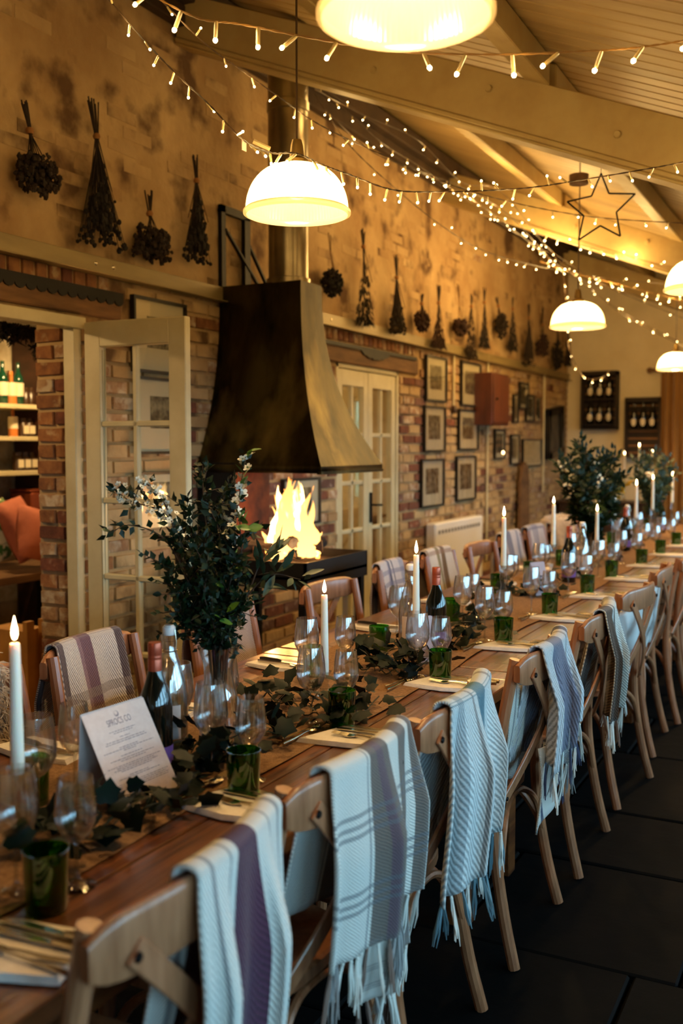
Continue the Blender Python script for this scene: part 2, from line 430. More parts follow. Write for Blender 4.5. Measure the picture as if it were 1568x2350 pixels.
def frust(b, cx, Y0, Y1, Z0, Z1, proud, mi):
    n = len(b.v); c = .005; j = lambda: rng.uniform(-.003, .003)
    b.v += [(cx-.012,Y0,Z0),(cx-.012,Y1,Z0),(cx-.012,Y1,Z1),(cx-.012,Y0,Z1),
            (cx+proud+j()*.5,Y0+c+j(),Z0+c+j()),(cx+proud+j()*.5,Y1-c+j(),Z0+c+j()),(cx+proud+j()*.5,Y1-c+j(),Z1-c+j()),(cx+proud+j()*.5,Y0+c+j(),Z1-c+j())]
    for f in ((4,5,6,7),(0,1,5,4),(1,2,6,5),(2,3,7,6),(3,0,4,7)): b.f.append(tuple(n+i for i in f)); b.m.append(mi)
course = 0; z = .005
while z < CZ-.05:
    yy = 1.2 - (.1125 if course % 2 else 0)
    while yy < YE:
        a, b_ = yy, min(yy+.215, YE-.005); zm = z+.032
        skip = False
        for d in (D1, D2):
            if zm < d[2]+.14 + (.16 if d is D1 or True else 0) and zm < 2.34:
                if b_ > d[0]-(.0 if zm < d[2] else .2) and a < d[1]+(0 if zm < d[2] else (.28 if d is D1 else .34)):
                    if zm < d[2]:
                        if a < d[0]: b_ = min(b_, d[0]-.005)
                        elif b_ > d[1]: a = max(a, d[1]+.005)
                        else: skip = True
                    else: skip = True
        if 2.30 < zm < 2.40: pass
        if zm > 2.36 and rng.random() < .78: skip = True      # plastered over
        if not skip and b_-a > .04:
            mi = zone((a+b_)/2, zm)
            if zm < 2.2 and 3.4 < a < 8.6 and not (4.35 < a < 4.95 and zm > .8):
                singles.append((a, b_, zm, mi))
            else: frust(rest, -3.112, a, b_, zm-.032, zm+.032, .0025 if zm > 2.3 else .012, mi)
        yy += .225
    z += .075; course += 1
def vis(t):
    a, b_, zm, mi = t; s = 0
    if zm < .75: s += 3
    if a < 5.0 and zm < .95: s += 2
    return s + depth((-3.1, (a+b_)/2, zm))*.35
singles.sort(key=vis)
NREV = 54
for a, b_, zm, mi in singles[:300-NREV]:
    link('brick', get_brick(b_-a, mi), wall, loc=(-3.112, (a+b_)/2, zm))
for a, b_, zm, mi in singles[300-NREV:]: frust(rest, -3.112, a, b_, zm-.032, zm+.032, .012, mi)
# soldier courses over both openings
for d, e in ((D1, .3), (D2, .36)):
    yy = d[0]-.3
    while yy < d[1]+e-.1:
        frust(rest, -3.112, yy, yy+.068, 2.19, 2.30, .012, rng.choice([4, 4, 4, 1, 2])); yy += .078
tag(rest.build('brickwork', BRK, wall, smooth=0), kind='stuff')
# brick reveal of the open doorway (faces the photographer)
zc = .0375; k = 0
while zc < 2.0 and k < NREV:
    xs = [(-3.355, -3.255), (-3.245, -3.14)] if int(zc/.075) % 2 else [(-3.355, -3.2), (-3.19, -3.14)]
    for x0, x1 in xs:
        mi = rng.choice([4, 4, 4, 1, 2, 1])
        o = link('brick', get_brick(x1-x0, mi), wall, loc=((x0+x1)/2, D1[1]-.002, zc)); o.rotation_euler = (0, 0, -PI/2); k += 1
    zc += .075

# ---- steel rail, lintels and scalloped edging
tr = struct(MB().bx(-3.105, -3.075, 1.2, YE-.02, 2.262, 2.345).bx(-3.105, -3.04, 1.2, YE-.02, 2.262, 2.268).build('trim_1', m_rail, smooth=0, bevel=.002))
tag(tr, 'pale steel rail running the length of the brick wall above the doors')
for px in (222, 262, 760, 905, 1075):
    p = onX(px, 700, -3.075); b = MB().lathe([(0, .006), (.006, .005), (.0105, 0)], 10); o = b.build('bolt', m_silver, tr, loc=(-3.075, p.y, 2.31)); o.rotation_euler = (0, PI/2, 0)
l1 = struct(MB().bx(-3.3, -3.085, 1.9, 3.73, 2.075, 2.178).build('trim_2', m_oak, smooth=0, bevel=.006)); tag(l1, 'old oak lintel above the open garden door')
l2 = struct(MB().bx(-3.3, -3.085, 5.70, 7.31, 2.045, 2.168).build('trim_3', m_oak, smooth=0, bevel=.006)); tag(l2, 'old oak lintel above the closed glazed doors')
sc = MB(); yy = 2.0
while yy < 3.72:
    pts = [(-3.086, yy, 2.20), (-3.086, yy+.062, 2.20)] + [(-3.086, yy+.031+.031*math.cos(t), 2.162-.024*math.sin(t)) for t in [i*PI/6 for i in range(7)]]
    sc.poly(pts, .008, (1, 0, 0)); yy += .062
sc.build('scalloped_edging', m_iron, l1, smooth=0)
sc = MB(); sc.bx(-3.086, -3.072, 5.72, 7.25, 2.150, 2.176)
pts = [(-3.086, 6.25, 2.16), (-3.086, 6.75, 2.16)] + [(-3.086, 6.75-.5*i/16, 2.16-.052*abs(math.sin(PI*i/16))**.7-.012*abs(math.sin(i*1.9))) for i in range(1, 16)]
sc.poly(pts, .012, (1, 0, 0)); sc.build('carved_edging', m_iron, l2, smooth=0)

# ---- end wall, right wall with windows, near wall
we = struct(MB().bx(-6.2, 1.9, YE, YE+.2, 0, 4.3).build('wall_far', m_plaster, smooth=0))
wr = MB(); X0, X1 = WX, WX+.2
wr.bx(X0, X1, YN-.2, YE+.2, 0, WZ0).bx(X0, X1, YN-.2, YE+.2, WZ1, 2.4)
ed = [YN-.2] + [v for p in WINDOWS for v in p] + [YE+.2]
for i in range(0, len(ed), 2): wr.bx(X0, X1, ed[i], ed[i+1], WZ0, WZ1)
struct(wr.build('wall_right', m_plaster, smooth=0))
struct(MB().bx(-6.2, 1.9, YN-.2, YN, 0, 4.3).build('wall_near', m_plaster, smooth=0))
for i, (y0, y1) in enumerate(WINDOWS):
    b = MB(); f = .045
    b.bx(X0+.05, X0+.11, y0, y1, WZ0, WZ0+f).bx(X0+.05, X0+.11, y0, y1, WZ1-f, WZ1)
    n = 4
    for k in range(n+1):
        yy = y0 + (y1-y0-f)*k/n; b.bx(X0+.05, X0+.11, yy, yy+(f if k in (0, n) else .03), WZ0+f, WZ1-f)
    b.bx(X0+.06, X0+.10, y0, y1, (WZ0+WZ1)/2-.012, (WZ0+WZ1)/2+.012)
    wi = struct(b.build('window_%d' % (i+1), m_cream, smooth=0))
    wd = (y1-y0-f)/n
    for k in range(n):
        for zz in ((WZ0+f, (WZ0+WZ1)/2-.012), ((WZ0+WZ1)/2+.012, WZ1-f)):
            MB().bx(X0+.077, X0+.081, y0+f*.6+wd*k, y0+f*.6+wd*(k+1)-.02, zz[0], zz[1]).build('pane', m_pane, wi, smooth=0)

# ---- ceiling: sloping boards, rafters across, purlins along
ce = struct(MB().poly([(-3.3, YN-.2, czz(-3.3)+.06), (1.9, YN-.2, czz(1.9)+.06), (1.9, YE+.3, czz(1.9)+.06), (-3.3, YE+.3, czz(-3.3)+.06)], .06).build('ceiling', m_ceil, smooth=0))
cs = math.atan(SL); LB = 5.0/math.cos(cs)
bmesh_board = MB().bx(-LB/2, LB/2, -.0465, .0465, 0, .03).mesh('board', m_ceil, smooth=0, bevel=.005)
yb = YN + .05
while yb < YE:
    o = link('board', bmesh_board, ce, loc=(-.65, yb, czz(-.65)+.005)); o.rotation_euler = (0, cs, 0); yb += .1
RAF = [.55, 4.25, 7.9, 11.5]
for Y in RAF:
    b = MB(); zt, zb = -.12, -.345
    def P(x, dz, yy): return (x, yy, czz(x)+dz)
    for y0, y1, d0, d1 in ((Y-.055, Y+.055, zt, zb), (Y-.068, Y+.068, zb, zb-.022), (Y-.06, Y+.06, zb-.022, zb-.036)):
        n = len(b.v); b.v += [P(-3.1, d0, y0), P(1.62, d0, y0), P(1.62, d0, y1), P(-3.1, d0, y1), P(-3.1, d1, y0), P(1.62, d1, y0), P(1.62, d1, y1), P(-3.1, d1, y1)]
        for f in ((0,3,2,1),(4,5,6,7),(0,1,5,4),(1,2,6,5),(2,3,7,6),(3,0,4,7)): b.f.append(tuple(n+i for i in f)); b.m.append(0)
    rf = b.build('rafter', m_beam, ce, smooth=0, bevel=.004)
    for i, xx in enumerate((-2.55, -2.0, -1.45, -.9, -.35)):
        dz = -.25 if i % 2 else -.2
        o = MB().lathe([(0, .012), (.013, .012), (.016, .004), (.016, 0)], 12).build('wooden_plug', m_beam, rf, loc=(xx, Y-.055, czz(xx)+dz)); o.rotation_euler = (PI/2, 0, 0)
for i in range(len(RAF)+1):
    y0 = YN if i == 0 else RAF[i-1]+.05; y1 = YE if i == len(RAF) else RAF[i]-.05
    for xx in (-2.16, -1.24, -.32, .6):
        b = MB(); n = 0
        b.v = [(xx-.055, y0, czz(xx-.055)-.0), (xx+.055, y0, czz(xx+.055)-.0), (xx+.055, y1, czz(xx+.055)), (xx-.055, y1, czz(xx-.055))]
        b.v += [(p[0], p[1], czz(p[0])-.125) for p in b.v]
        b.f = [(0,3,2,1),(4,5,6,7),(0,1,5,4),(1,2,6,5),(2,3,7,6),(3,0,4,7)]; b.m = [0]*6
        b.build('purlin', m_beam, ce, smooth=0, bevel=.006)
struct(tag(MB().bx(-3.1, -2.98, 1, YE, CZ-.2, CZ-.07).bx(-3.1, -3.04, 1, YE, CZ-.3, CZ-.2).build('trim_4', mat('wallplate_oak', S(70,50,28), S(50,34,18), 5, rough=.8), smooth=0, bevel=.006), 'dark timber wall plate under the ceiling boards'))

# ---- doors
def leaf(parent, wd, z0, z1, rows, m, th=.04, handle=False, world=None):
    """glazed leaf in its own plane: local x along the width, z up; returns objects parented to parent"""
    st = .085; b = MB(); y0, y1 = -th/2, th/2
    b.bx(0, st, y0, y1, z0, z1).bx(wd-st, wd, y0, y1, z0, z1).bx(st, wd-st, y0, y1, z1-.11, z1).bx(st, wd-st, y0, y1, z0, z0+.19)
    fr = b.build('leaf_frame', m, parent, smooth=0, bevel=.004)
    zz0, zz1 = z0+.19, z1-.11; ph = (zz1-zz0)/rows; bar = .026
    g = MB()
    g.bx(wd/2-bar/2, wd/2+bar/2, -.014, .014, zz0, zz1)
    for r in range(1, rows): g.bx(st, wd-st, -.014, .014, zz0+ph*r-bar/2, zz0+ph*r+bar/2)
    g.build('glazing_bar', m, fr, smooth=0, bevel=.005)
    for r in range(rows):
        for k in range(2):
            xa = st if k == 0 else wd/2+bar/2; xb = wd/2-bar/2 if k == 0 else wd-st
            MB().bx(xa, xb, -.002, .002, zz0+ph*r+bar/2, zz0+ph*(r+1)-bar/2).build('pane', m_pane, fr, smooth=0)
    return fr
d1 = thing('door_1', 'cream glazed door with ten panes standing open against the fireplace side', None, (-3.075, 3.475, 0), .02, kind='structure')
leaf(d1, .545, .03, 2.035, 5, m_cream)
hb = MB().bx(.49, .515, -.032, -.02, .98, 1.16).tube([(.503, -.03, 1.10), (.503, -.07, 1.10), (.41, -.072, 1.095)], .008, 6); hb.build('lever_handle', m_iron, d1, smooth=30)
# door frame of the open doorway
f1 = MB().bx(-3.17, -3.09, D1[0], D1[1]+.03, 2.01, 2.062).bx(-3.17, -3.105, D1[1]-.035, D1[1]+.012, 0, 2.01).bx(-3.17, -3.09, D1[0], D1[0]+.05, 0, 2.01)
struct(tag(f1.build('trim_5', m_cream, smooth=0, bevel=.003), 'cream frame around the open doorway'))
d2 = thing('door_2', 'pair of closed cream glazed doors right of the fire hood', None, (-3.14, D2[0], 0), 0, kind='structure')
fb = MB().bx(-.05, .03, 0, .035, 0, 2.05).bx(-.05, .03, D2[1]-D2[0]-.035, D2[1]-D2[0], 0, 2.05).bx(-.05, .03, 0, D2[1]-D2[0], 2.015, 2.05)
fb.build('door_frame', m_cream, d2, smooth=0, bevel=.003)
for k in range(2):
    e = bpy.data.objects.new('door_leaf', None); col.objects.link(e); e.parent = d2
    e.location = (0, .037 + k*.478, 0); e.rotation_euler = (0, 0, PI/2)
    st = .07; wd = .473; z0, z1 = .02, 2.01
    leaf_b = MB().bx(0, st, -.02, .02, z0, z1).bx(wd-st, wd, -.02, .02, z0, z1).bx(st, wd-st, -.02, .02, z1-.11, z1).bx(st, wd-st, -.02, .02, z0, z0+.2)
    rows = 5; zz0, zz1 = z0+.2, z1-.11; ph = (zz1-zz0)/rows; bar = .028
    leaf_b.bx(wd/2-bar/2, wd/2+bar/2, -.014, .014, zz0, zz1)
    for r in range(1, rows): leaf_b.bx(st, wd-st, -.014, .014, zz0+ph*r-bar/2, zz0+ph*r+bar/2)
    leaf_b.build('leaf_frame', m_cream, e, smooth=0, bevel=.003)
    for r in range(rows):
        for q in range(2):
            xa = st if q == 0 else wd/2+bar/2; xb = wd/2-bar/2 if q == 0 else wd-st
            MB().bx(xa, xb, -.002, .002, zz0+ph*r+bar/2, zz0+ph*(r+1)-bar/2).build('pane', m_pane, e, smooth=0)
    if k == 1:
        MB().bx(.02, .045, -.034, -.02, .93, 1.15).tube([(.032, -.03, 1.06), (.032, -.07, 1.06), (.13, -.072, 1.055)], .008, 6).build('lever_handle', m_iron, e, smooth=30)

# ---- side room seen through both doors
m_side = mat('side_room_wall', S(206,190,150), S(176,156,112), 4, rough=.9, bump=.3)
m_stone = mat('side_room_stone', S(214,204,176), S(150,132,100), 5, rough=.9, bump=.8, bscale=8, c3=S(110,90,60), c3amt=.6)
struct(MB().bx(-5.42, -5.3, 1.0, 12.4, 0, 2.75).build('wall_side_room', m_stone, smooth=0))
struct(MB().bx(-5.42, -3.36, 9.6, 9.75, 0, .9).bx(-5.42, -3.36, 9.6, 9.75, 2.0, 2.75).bx(-5.42, -4.85, 9.6, 9.75, .9, 2).bx(-4.1, -3.36, 9.6, 9.75, .9, 2).build('wall_side_room_end', m_side, smooth=0))
struct(MB().bx(-5.42, -3.36, .9, 1.0, 0, 2.75).build('wall_side_room_near', m_side, smooth=0))
struct(MB().bx(-5.42, -3.36, .9, 9.75, 2.62, 2.75).build('ceiling_side_room', m_side, smooth=0))
wb_ = MB(); y0 = 9.64
for xx in (-4.85, -4.49, -4.13): wb_.bx(xx, xx+.04, y0, y0+.06, .9, 2.0)
for zz in (.9, 1.43, 1.96): wb_.bx(-4.85, -4.1, y0, y0+.06, zz, zz+.04)
w9 = struct(wb_.build('window_9', m_cream, smooth=0)); MB().bx(-4.85, -4.1, y0+.03, y0+.034, .9, 2).build('pane', m_pane, w9, smooth=0)
# =================================================================== fire hood
hx_b, hx_t = .75, .51
def hood_ring(t):
    """t 0 top .. 1 bottom; rectangle against the wall"""
    k = t**2.3
    y0 = 4.56 + (4.335-4.56)*k; y1 = 4.79 + (5.055-4.79)*k; x1 = -3.1 + .51 + (.75-.51)*k
    z = 2.345 + (1.385-2.345)*t
    return [(-3.095, y0, z), (x1, y0, z), (x1, y1, z), (-3.095, y1, z)]
hood = thing('fire_hood', 'tall flared bronze steel chimney hood above the open fire', 'fire hood', (-2.75, 4.69, 0))
b = MB(); n = 18; R = [hood_ring(i/n) for i in range(n+1)]
R.append([(p[0], p[1], 1.35) for p in R[-1]])
for i in range(len(R)-1):
    for j in range(4):
        k = (j+1) % 4; b.quad(R[i][j], R[i+1][j], R[i+1][k], R[i][k])
b.quad(*[R[0][3], R[0][2], R[0][1], R[0][0]])
ob = b.build('canopy', m_hood, hood, world=True, smooth=25)
md = ob.modifiers.new('Solidify', 'SOLIDIFY'); md.thickness = .006; md.offset = -1
MB().bx(-3.1+.73, -3.1+.755, 4.33, 5.06, 1.345, 1.36).build('lip', m_hood, hood, world=True, smooth=0)
MB().bx(-3.095, -3.085, 4.34, 5.05, .84, 1.40).build('fire_back', m_rust, hood, world=True, smooth=0)
MB().bx(-3.095, -2.86, 4.338, 4.35, .84, 1.40).build('side_plate', m_iron, hood, world=True, smooth=0)
fl_ = thing('flue_pipe', 'polished steel flue pipe rising from the hood to the roof', 'flue', (-2.73, 4.675, 2.345))
MB().lathe([(.107, 0), (.107, .9), (.113, .905), (.113, .95), (.107, .955), (.107, 1.34)], 32).build('pipe', m_flue, fl_)
MB().lathe([(.118, 0), (.118, .03), (.107, .034)], 32).build('collar', m_flue, fl_)
fr = thing('iron_bracket', 'black iron bracket frame with diagonal stays beside the flue', 'bracket', (-3.09, 4.6, 2.34))
a0 = onX(510, 470, -3.08); a1 = onX(565, 470, -3.08); zt = a0.z
fb = MB(); fb.bx(-3.095, -3.07, a0.y-.02, a0.y+.02, 2.345, zt).bx(-3.095, -3.07, a1.y-.028, a1.y+.028, 2.345, zt-.03).bx(-3.095, -3.07, a0.y-.02, a1.y+.028, zt-.04, zt)
fb.build('post_frame', m_iron, fr, world=True, smooth=0)
MB().beam((-3.08, a1.y+.02, 2.62), (-3.08, a1.y+.27, 2.36), .012, .02, (1,0,0)).build('stay', m_iron, fr, world=True, smooth=0)
MB().beam((-3.075, a0.y+.02, 2.66), (-3.075, a1.y+.17, 2.36), .012, .02, (1,0,0)).build('stay', m_iron, fr, world=True, smooth=0)

# ---- fire table
ft = thing('fire_table', 'black steel fire trough on legs under the hood', 'fire pit', (-2.64, 4.43, 0))
tx0, tx1, ty0, ty1 = -3.0, -2.3, 4.09, 4.76
b = MB().bx(tx0, tx1, ty0, ty1, .845, .86)
for q in ((tx0, tx1, ty0, ty0+.012), (tx0, tx1, ty1-.012, ty1), (tx0, tx0+.012, ty0, ty1), (tx1-.012, tx1, ty0, ty1)): b.bx(*q, .80, .932)
b.build('trough', m_iron, ft, world=True, smooth=0)
for xx in (tx0+.03, tx1-.03):
    for yy in (ty0+.03, ty1-.03): MB().bx(xx-.018, xx+.018, yy-.018, yy+.018, 0, .80).build('leg', m_iron, ft, world=True, smooth=0)
ash = MB(); gx, gy = 14, 14
ash.grid([[(tx0+.02+(tx1-tx0-.04)*i/gx, ty0+.02+(ty1-ty0-.04)*j/gy, .885+.03*math.exp(-((i-7)**2+(j-8)**2)/16)+rng.uniform(-.006, .006)) for j in range(gy+1)] for i in range(gx+1)])
ash.build('ash_bed', mat('ash', S(70,48,40), S(34,24,22), 20, rough=1, bump=.8), ft, world=True)
FC = Vector((-2.66, 4.50, .90))
m_log = mat('charred_log', S(52,34,24), S(20,13,10), 14, rough=.95, bump=.8, bscale=30)
m_logend = mat('cut_log_end', S(226,190,140), S(176,120,70), 20, rough=.9)
for i, (dx, dy, dz, az, tilt, L, r, lb) in enumerate([(.02, .0, .05, .6, .05, .36, .035, 'split log lying lowest in the fire'), (-.02, .06, .12, 2.3, .18, .38, .032, 'charred log leaning across the top of the fire'), (.12, .04, .05, 1.4, .2, .26, .03, 'log glowing at the table side of the fire'), (-.13, -.06, .06, 1.2, -.1, .3, .034, 'log with a pale cut end at the hood side of the fire')]):
    c = FC+Vector((dx, dy, dz)); d = Vector((math.cos(az)*math.cos(tilt), math.sin(az)*math.cos(tilt), math.sin(tilt)))
    t = thing('firewood_log', lb, 'log', c, 0, 'logs in the fire')
    MB().tube([-d*L/2, -d*L/6, d*L/6, d*L/2], [r, r*1.05, r*.97, r], 9).build('bark', m_log, t, smooth=30)
    for sg in (-1, 1): MB().tube([d*L/2*sg, d*(L/2+.003)*sg], r*.93, 9).build('cut_end', m_logend, t)
fire = thing('fire', 'bright orange and yellow flames of the log fire', 'fire', FC)
def flame_mat(name, c, c2, st, z1, cut):
    m = bpy.data.materials.new(name); m.use_nodes = True; nt = m.node_tree; N = nt.nodes; L = nt.links; N.remove(N['Principled BSDF'])
    tc = N.new('ShaderNodeTexCoord'); sp = N.new('ShaderNodeSeparateXYZ'); L.new(tc.outputs['Object'], sp.inputs[0])
    mr = N.new('ShaderNodeMapRange'); mr.inputs[2].default_value = z1; L.new(sp.outputs[2], mr.inputs[0])
    cr = N.new('ShaderNodeValToRGB'); cr.color_ramp.elements[0].color = c; cr.color_ramp.elements[1].color = c2; L.new(mr.outputs[0], cr.inputs[0])
    e = N.new('ShaderNodeEmission'); e.inputs[1].default_value = st; L.new(cr.outputs[0], e.inputs[0])
    mp = N.new('ShaderNodeMapping'); mp.inputs['Scale'].default_value = (17, 17, 6); L.new(tc.outputs['Object'], mp.inputs[0])
    nz = N.new('ShaderNodeTexNoise'); nz.inputs['Scale'].default_value = 1; nz.inputs['Detail'].default_value = 2; L.new(mp.outputs[0], nz.inputs['Vector'])
    a = N.new('ShaderNodeMath'); a.operation = 'MULTIPLY_ADD'; a.inputs[1].default_value = -.75; L.new(mr.outputs[0], a.inputs[0]); L.new(nz.outputs[0], a.inputs[2])
    r2 = N.new('ShaderNodeMapRange'); r2.inputs[1].default_value = cut; r2.inputs[2].default_value = cut+.14; L.new(a.outputs[0], r2.inputs[0])
    t = N.new('ShaderNodeBsdfTransparent'); mx = N.new('ShaderNodeMixShader'); L.new(r2.outputs[0], mx.inputs[0]); L.new(t.outputs[0], mx.inputs[1]); L.new(e.outputs[0], mx.inputs[2])
    L.new(mx.outputs[0], N['Material Output'].inputs[0])
    try: m.cycles.emission_sampling = 'NONE'
    except Exception: pass
    return m
m_fire = flame_mat('fire_flame', (1, .50, .13, 1), (1, .24, .03, 1), 2.1, .55, -.02)
m_fire2 = flame_mat('fire_core', (1, .78, .40, 1), (1, .50, .13, 1), 4.0, .50, -.05)
def tongue(x, y, h, r, sway, ph, m, nm):
    n = 12; pts = []; rs = []
    for i in range(n+1):
        t = i/n; pts.append((x+sway*math.sin(t*5+ph)*t, y+sway*math.cos(t*4.3+ph*1.7)*t, .02+h*t)); rs.append(max(.0012, r*(math.sin(PI*min(1, t*.62+.34))**1.1)*(1-t)**.35*(1+.18*math.sin(t*17+ph))))
    MB().tube(pts, rs, 9).build(nm, m, fire)
TG = [(.0, .0, .36, .052, .03, 1), (.045, .06, .50, .048, .045, 1), (-.045, -.02, .24, .04, .03, 1), (.07, .0, .25, .04, .03, 1), (.02, .10, .44, .036, .04, 1), (-.02, .04, .36, .044, .03, 1)]
for k in range(22):
    u = rng.gauss(.02, .055); v = rng.gauss(.03, .06); TG.append((u, v, max(.12, .58-2.6*abs(u-.03)-1.8*abs(v-.05))*rng.uniform(.8, 1.1), rng.uniform(.02, .04), rng.uniform(.02, .05), 0))
for i, (x, y, h, r, s, c) in enumerate(TG): tongue(x, y, h, r, s, i*1.3, m_fire2 if c else m_fire, 'flame')
em = MB()
for i in range(70): em.blob((rng.gauss(0, .06), rng.gauss(.02, .06), rng.uniform(-.005, .04)), rng.uniform(.008, .02), seed=i, jit=.3)
tag(em.build('embers', emitter('ember', (1, .30, .05, 1), 1.6), fire), kind='stuff')
point('fire_light', (.02, .02, .22), 40, (1, .46, .13), .12, fire)

# =================================================================== framed pictures on the brick wall
def art_mat(i):
    q = random.Random(i*7+3); d = q.randint(30, 60)
    return mat('engraving_%d' % i, S(d, d-6, d-12), S(150, 138, 116), q.uniform(14, 34), rough=.7, lo=.42, hi=.6)
def picture(x0, y0, x1, y1, label, i, m=None, mount=.2, fw=.012, X=-3.085, portrait=None, fm=None, group='framed prints on the brick wall'):
    a = onX((x0+x1)/2, (y0+y1)/2, X); ya = onX(x0, (y0+y1)/2, X).y; yb = onX(x1, (y0+y1)/2, X).y
    zt = onX((x0+x1)/2, y0, X).z; zb = onX((x0+x1)/2, y1, X).z
    W = yb-ya; H = zt-zb
    t = thing('framed_print', label, 'picture', (X-.012, (ya+yb)/2, zb), 0, group)
    b = MB().bx(0, .026, -W/2, -W/2+fw, 0, H).bx(0, .026, W/2-fw, W/2, 0, H).bx(0, .026, -W/2+fw, W/2-fw, 0, fw).bx(0, .026, -W/2+fw, W/2-fw, H-fw, H)
    b.build('frame', fm or m_frame, t, smooth=0)
    MB().bx(.004, .010, -W/2+fw, W/2-fw, fw, H-fw).build('mount', m_mount, t, smooth=0)
    mw = W*mount; mh = H*mount
    MB().bx(.010, .012, -W/2+mw, W/2-mw, mh*1.25, H-mh*.9).build('print', m or art_mat(i), t, smooth=0)
    MB().bx(.018, .020, -W/2+fw, W/2-fw, fw, H-fw).build('glazing', m_pane, t, smooth=0)
    return t
PICS = [(304, 688, 425, 858, 'large white-mounted print highest behind the open door', .27), (312, 868, 432, 1042, 'large print below the highest one behind the open door', .27),
        (314, 1082, 437, 1215, 'dark-centred print lowest behind the open door', .2), (648, 1098, 733, 1205, 'print half hidden behind the flames of the fire', .22),
        (977, 818, 1024, 922, 'top print of the column beside the closed glazed doors', .22), (973, 932, 1021, 1037, 'middle print of the column beside the closed glazed doors', .22),
        (966, 1053, 1018, 1163, 'bottom print of the column beside the closed glazed doors', .22), (1058, 832, 1102, 933, 'top print of the second column, above the round switch', .22),
        (1052, 940, 1097, 1033, 'middle print of the second column, reflecting a candle flame', .22), (1047, 1046, 1091, 1148, 'bottom print of the second column, above the radiator', .2),
        (1135, 985, 1158, 1053, 'narrow dark-framed print just below the red cabinet', .16), (1172, 997, 1191, 1066, 'narrow print between the cabinet and the square print', .16),
        (1199, 1008, 1243, 1070, 'square print with a sketchy pale image, right of the narrow ones', .08), (1178, 905, 1189, 970, 'slim print at the right edge of the red cabinet', .14),
        (1192, 878, 1212, 940, 'highest small print right of the red cabinet', .16), (1207, 906, 1225, 968, 'small dark-framed print lower right of the highest small one', .16),
        (1227, 910, 1241, 970, 'small wood-framed print next to the far conduit', .12)]
for i, (x0, y0, x1, y1, lb, mt) in enumerate(PICS):
    picture(x0, y0, x1, y1, lb, i, mount=mt, fm=m_wframe if i == 16 else None, fw=.014 if i < 4 else .016)
# tilted black box frame near the corner
a = onX(1272, 992, -3.06); t = thing('box_frame', 'black box frame hanging tilted near the far corner', 'picture', (-3.05, a.y, a.z), 0)
t.rotation_euler = (.10, .0, 0)
W, H = .62, .56
b = MB().bx(-.04, .03, -W/2, -W/2+.1, -H/2, H/2).bx(-.04, .03, W/2-.1, W/2, -H/2, H/2).bx(-.04, .03, -W/2, W/2, -H/2, -H/2+.08).bx(-.04, .03, -W/2, W/2, H/2-.08, H/2)
b.build('frame', m_frame, t, smooth=0); MB().bx(-.03, -.01, -W/2+.1, W/2-.1, -H/2+.08, H/2-.08).build('backing', mat('grey_print', S(90,84,70), S(60,54,44), 9, rough=.7), t, smooth=0)
# red-brown wall cabinet
ya, yb = onX(1122, 915, -2.95).y, onX(1160, 915, -2.95).y; zt, zb = onX(1140, 858, -2.95).z, onX(1140, 976, -2.95).z
t = thing('wall_cabinet', 'small red-brown wooden cabinet fixed to the brick wall', 'cabinet', (-3.09, ya, zb))
m_cab = mat('cabinet_wood', S(92,42,24), S(70,30,17), 5, stretch=(3,3,.6), rough=.45)
MB().bx(0, .17, 0, yb-ya, 0, zt-zb).build('body', m_cab, t, smooth=0, bevel=.004); MB().bx(.17, .185, .02, yb-ya-.02, .02, zt-zb-.02).build('door', m_cab, t, smooth=0, bevel=.003)
MB().lathe([(0, .02), (.012, .018), (.008, 0)], 10).build('knob', m_iron, t, loc=(.19, .06, (zt-zb)/2)).rotation_euler = (0, PI/2, 0)
# conduits and round switch
for lb, pts in (('thin pipe running down the wall left of the red cabinet', [(1129, 815), (1118, 1020), (1108, 1290)]), ('thin pipe running down the wall beside the tilted box frame', [(1253, 862), (1248, 1000), (1243, 1130)])):
    P = [onX(x, y, -3.085) for x, y in pts]; P = [Vector((-3.085, P[0].y*.5+P[-1].y*.5, p.z)) for p in P]
    tag(MB().tube([p-P[1] for p in P], .011, 8).build('conduit', m_cream, loc=P[1]), lb, 'pipe', 'conduits on the brick wall')
p0, p1 = onX(1051, 815, -3.085), onX(1041, 940, -3.085)
t = thing('light_switch', 'round brown switch on a short pipe between the print columns', 'switch', (-3.09, p1.y, p1.z))
MB().tube([(0.005, 0, 0), (0.005, 0, p0.z-p1.z)], .011, 8).build('conduit', m_cream, t)
MB().lathe([(0, .035), (.02, .035), (.032, .028), (.036, 0)], 18).build('switch', mat('bakelite', S(60,38,24), rough=.35), t).rotation_euler = (0, PI/2, 0)
# panel heater
ya, yb = onX(1000, 1270, -3.0).y, onX(1108, 1270, -3.0).y; zt = onX(1050, 1193, -3.0).z
t = thing('panel_heater', 'white electric panel heater low on the brick wall', 'radiator', (-3.09, ya, zt-.62))
W = yb-ya
MB().bx(0, .09, 0, W, 0, .62).build('casing', m_white, t, smooth=0, bevel=.012)
for i in range(14): MB().bx(.088, .094, .06+i*(W-.12)/14, .06+(i+.55)*(W-.12)/14, .53, .56).build('grille_slot', mat('slot', S(120,120,120), rough=.6) if i == 0 else MATS['slot'], t, smooth=0)
# leaning board and log-shaped stool by the far corner
a = onX(1212, 1175, -3.0)
tag(MB().poly([(0, -.16, 0), (0, .16, 0), (0, .14, .5), (0, .08, .66), (0, 0, .70), (0, -.08, .66), (0, -.14, .5)], .03, (1, 0, 0)).build('wooden_board', m_oak, loc=(-3.06, a.y, .62), smooth=0), 'dark rounded board leaning on the wall near the sheepskin chair', 'board')

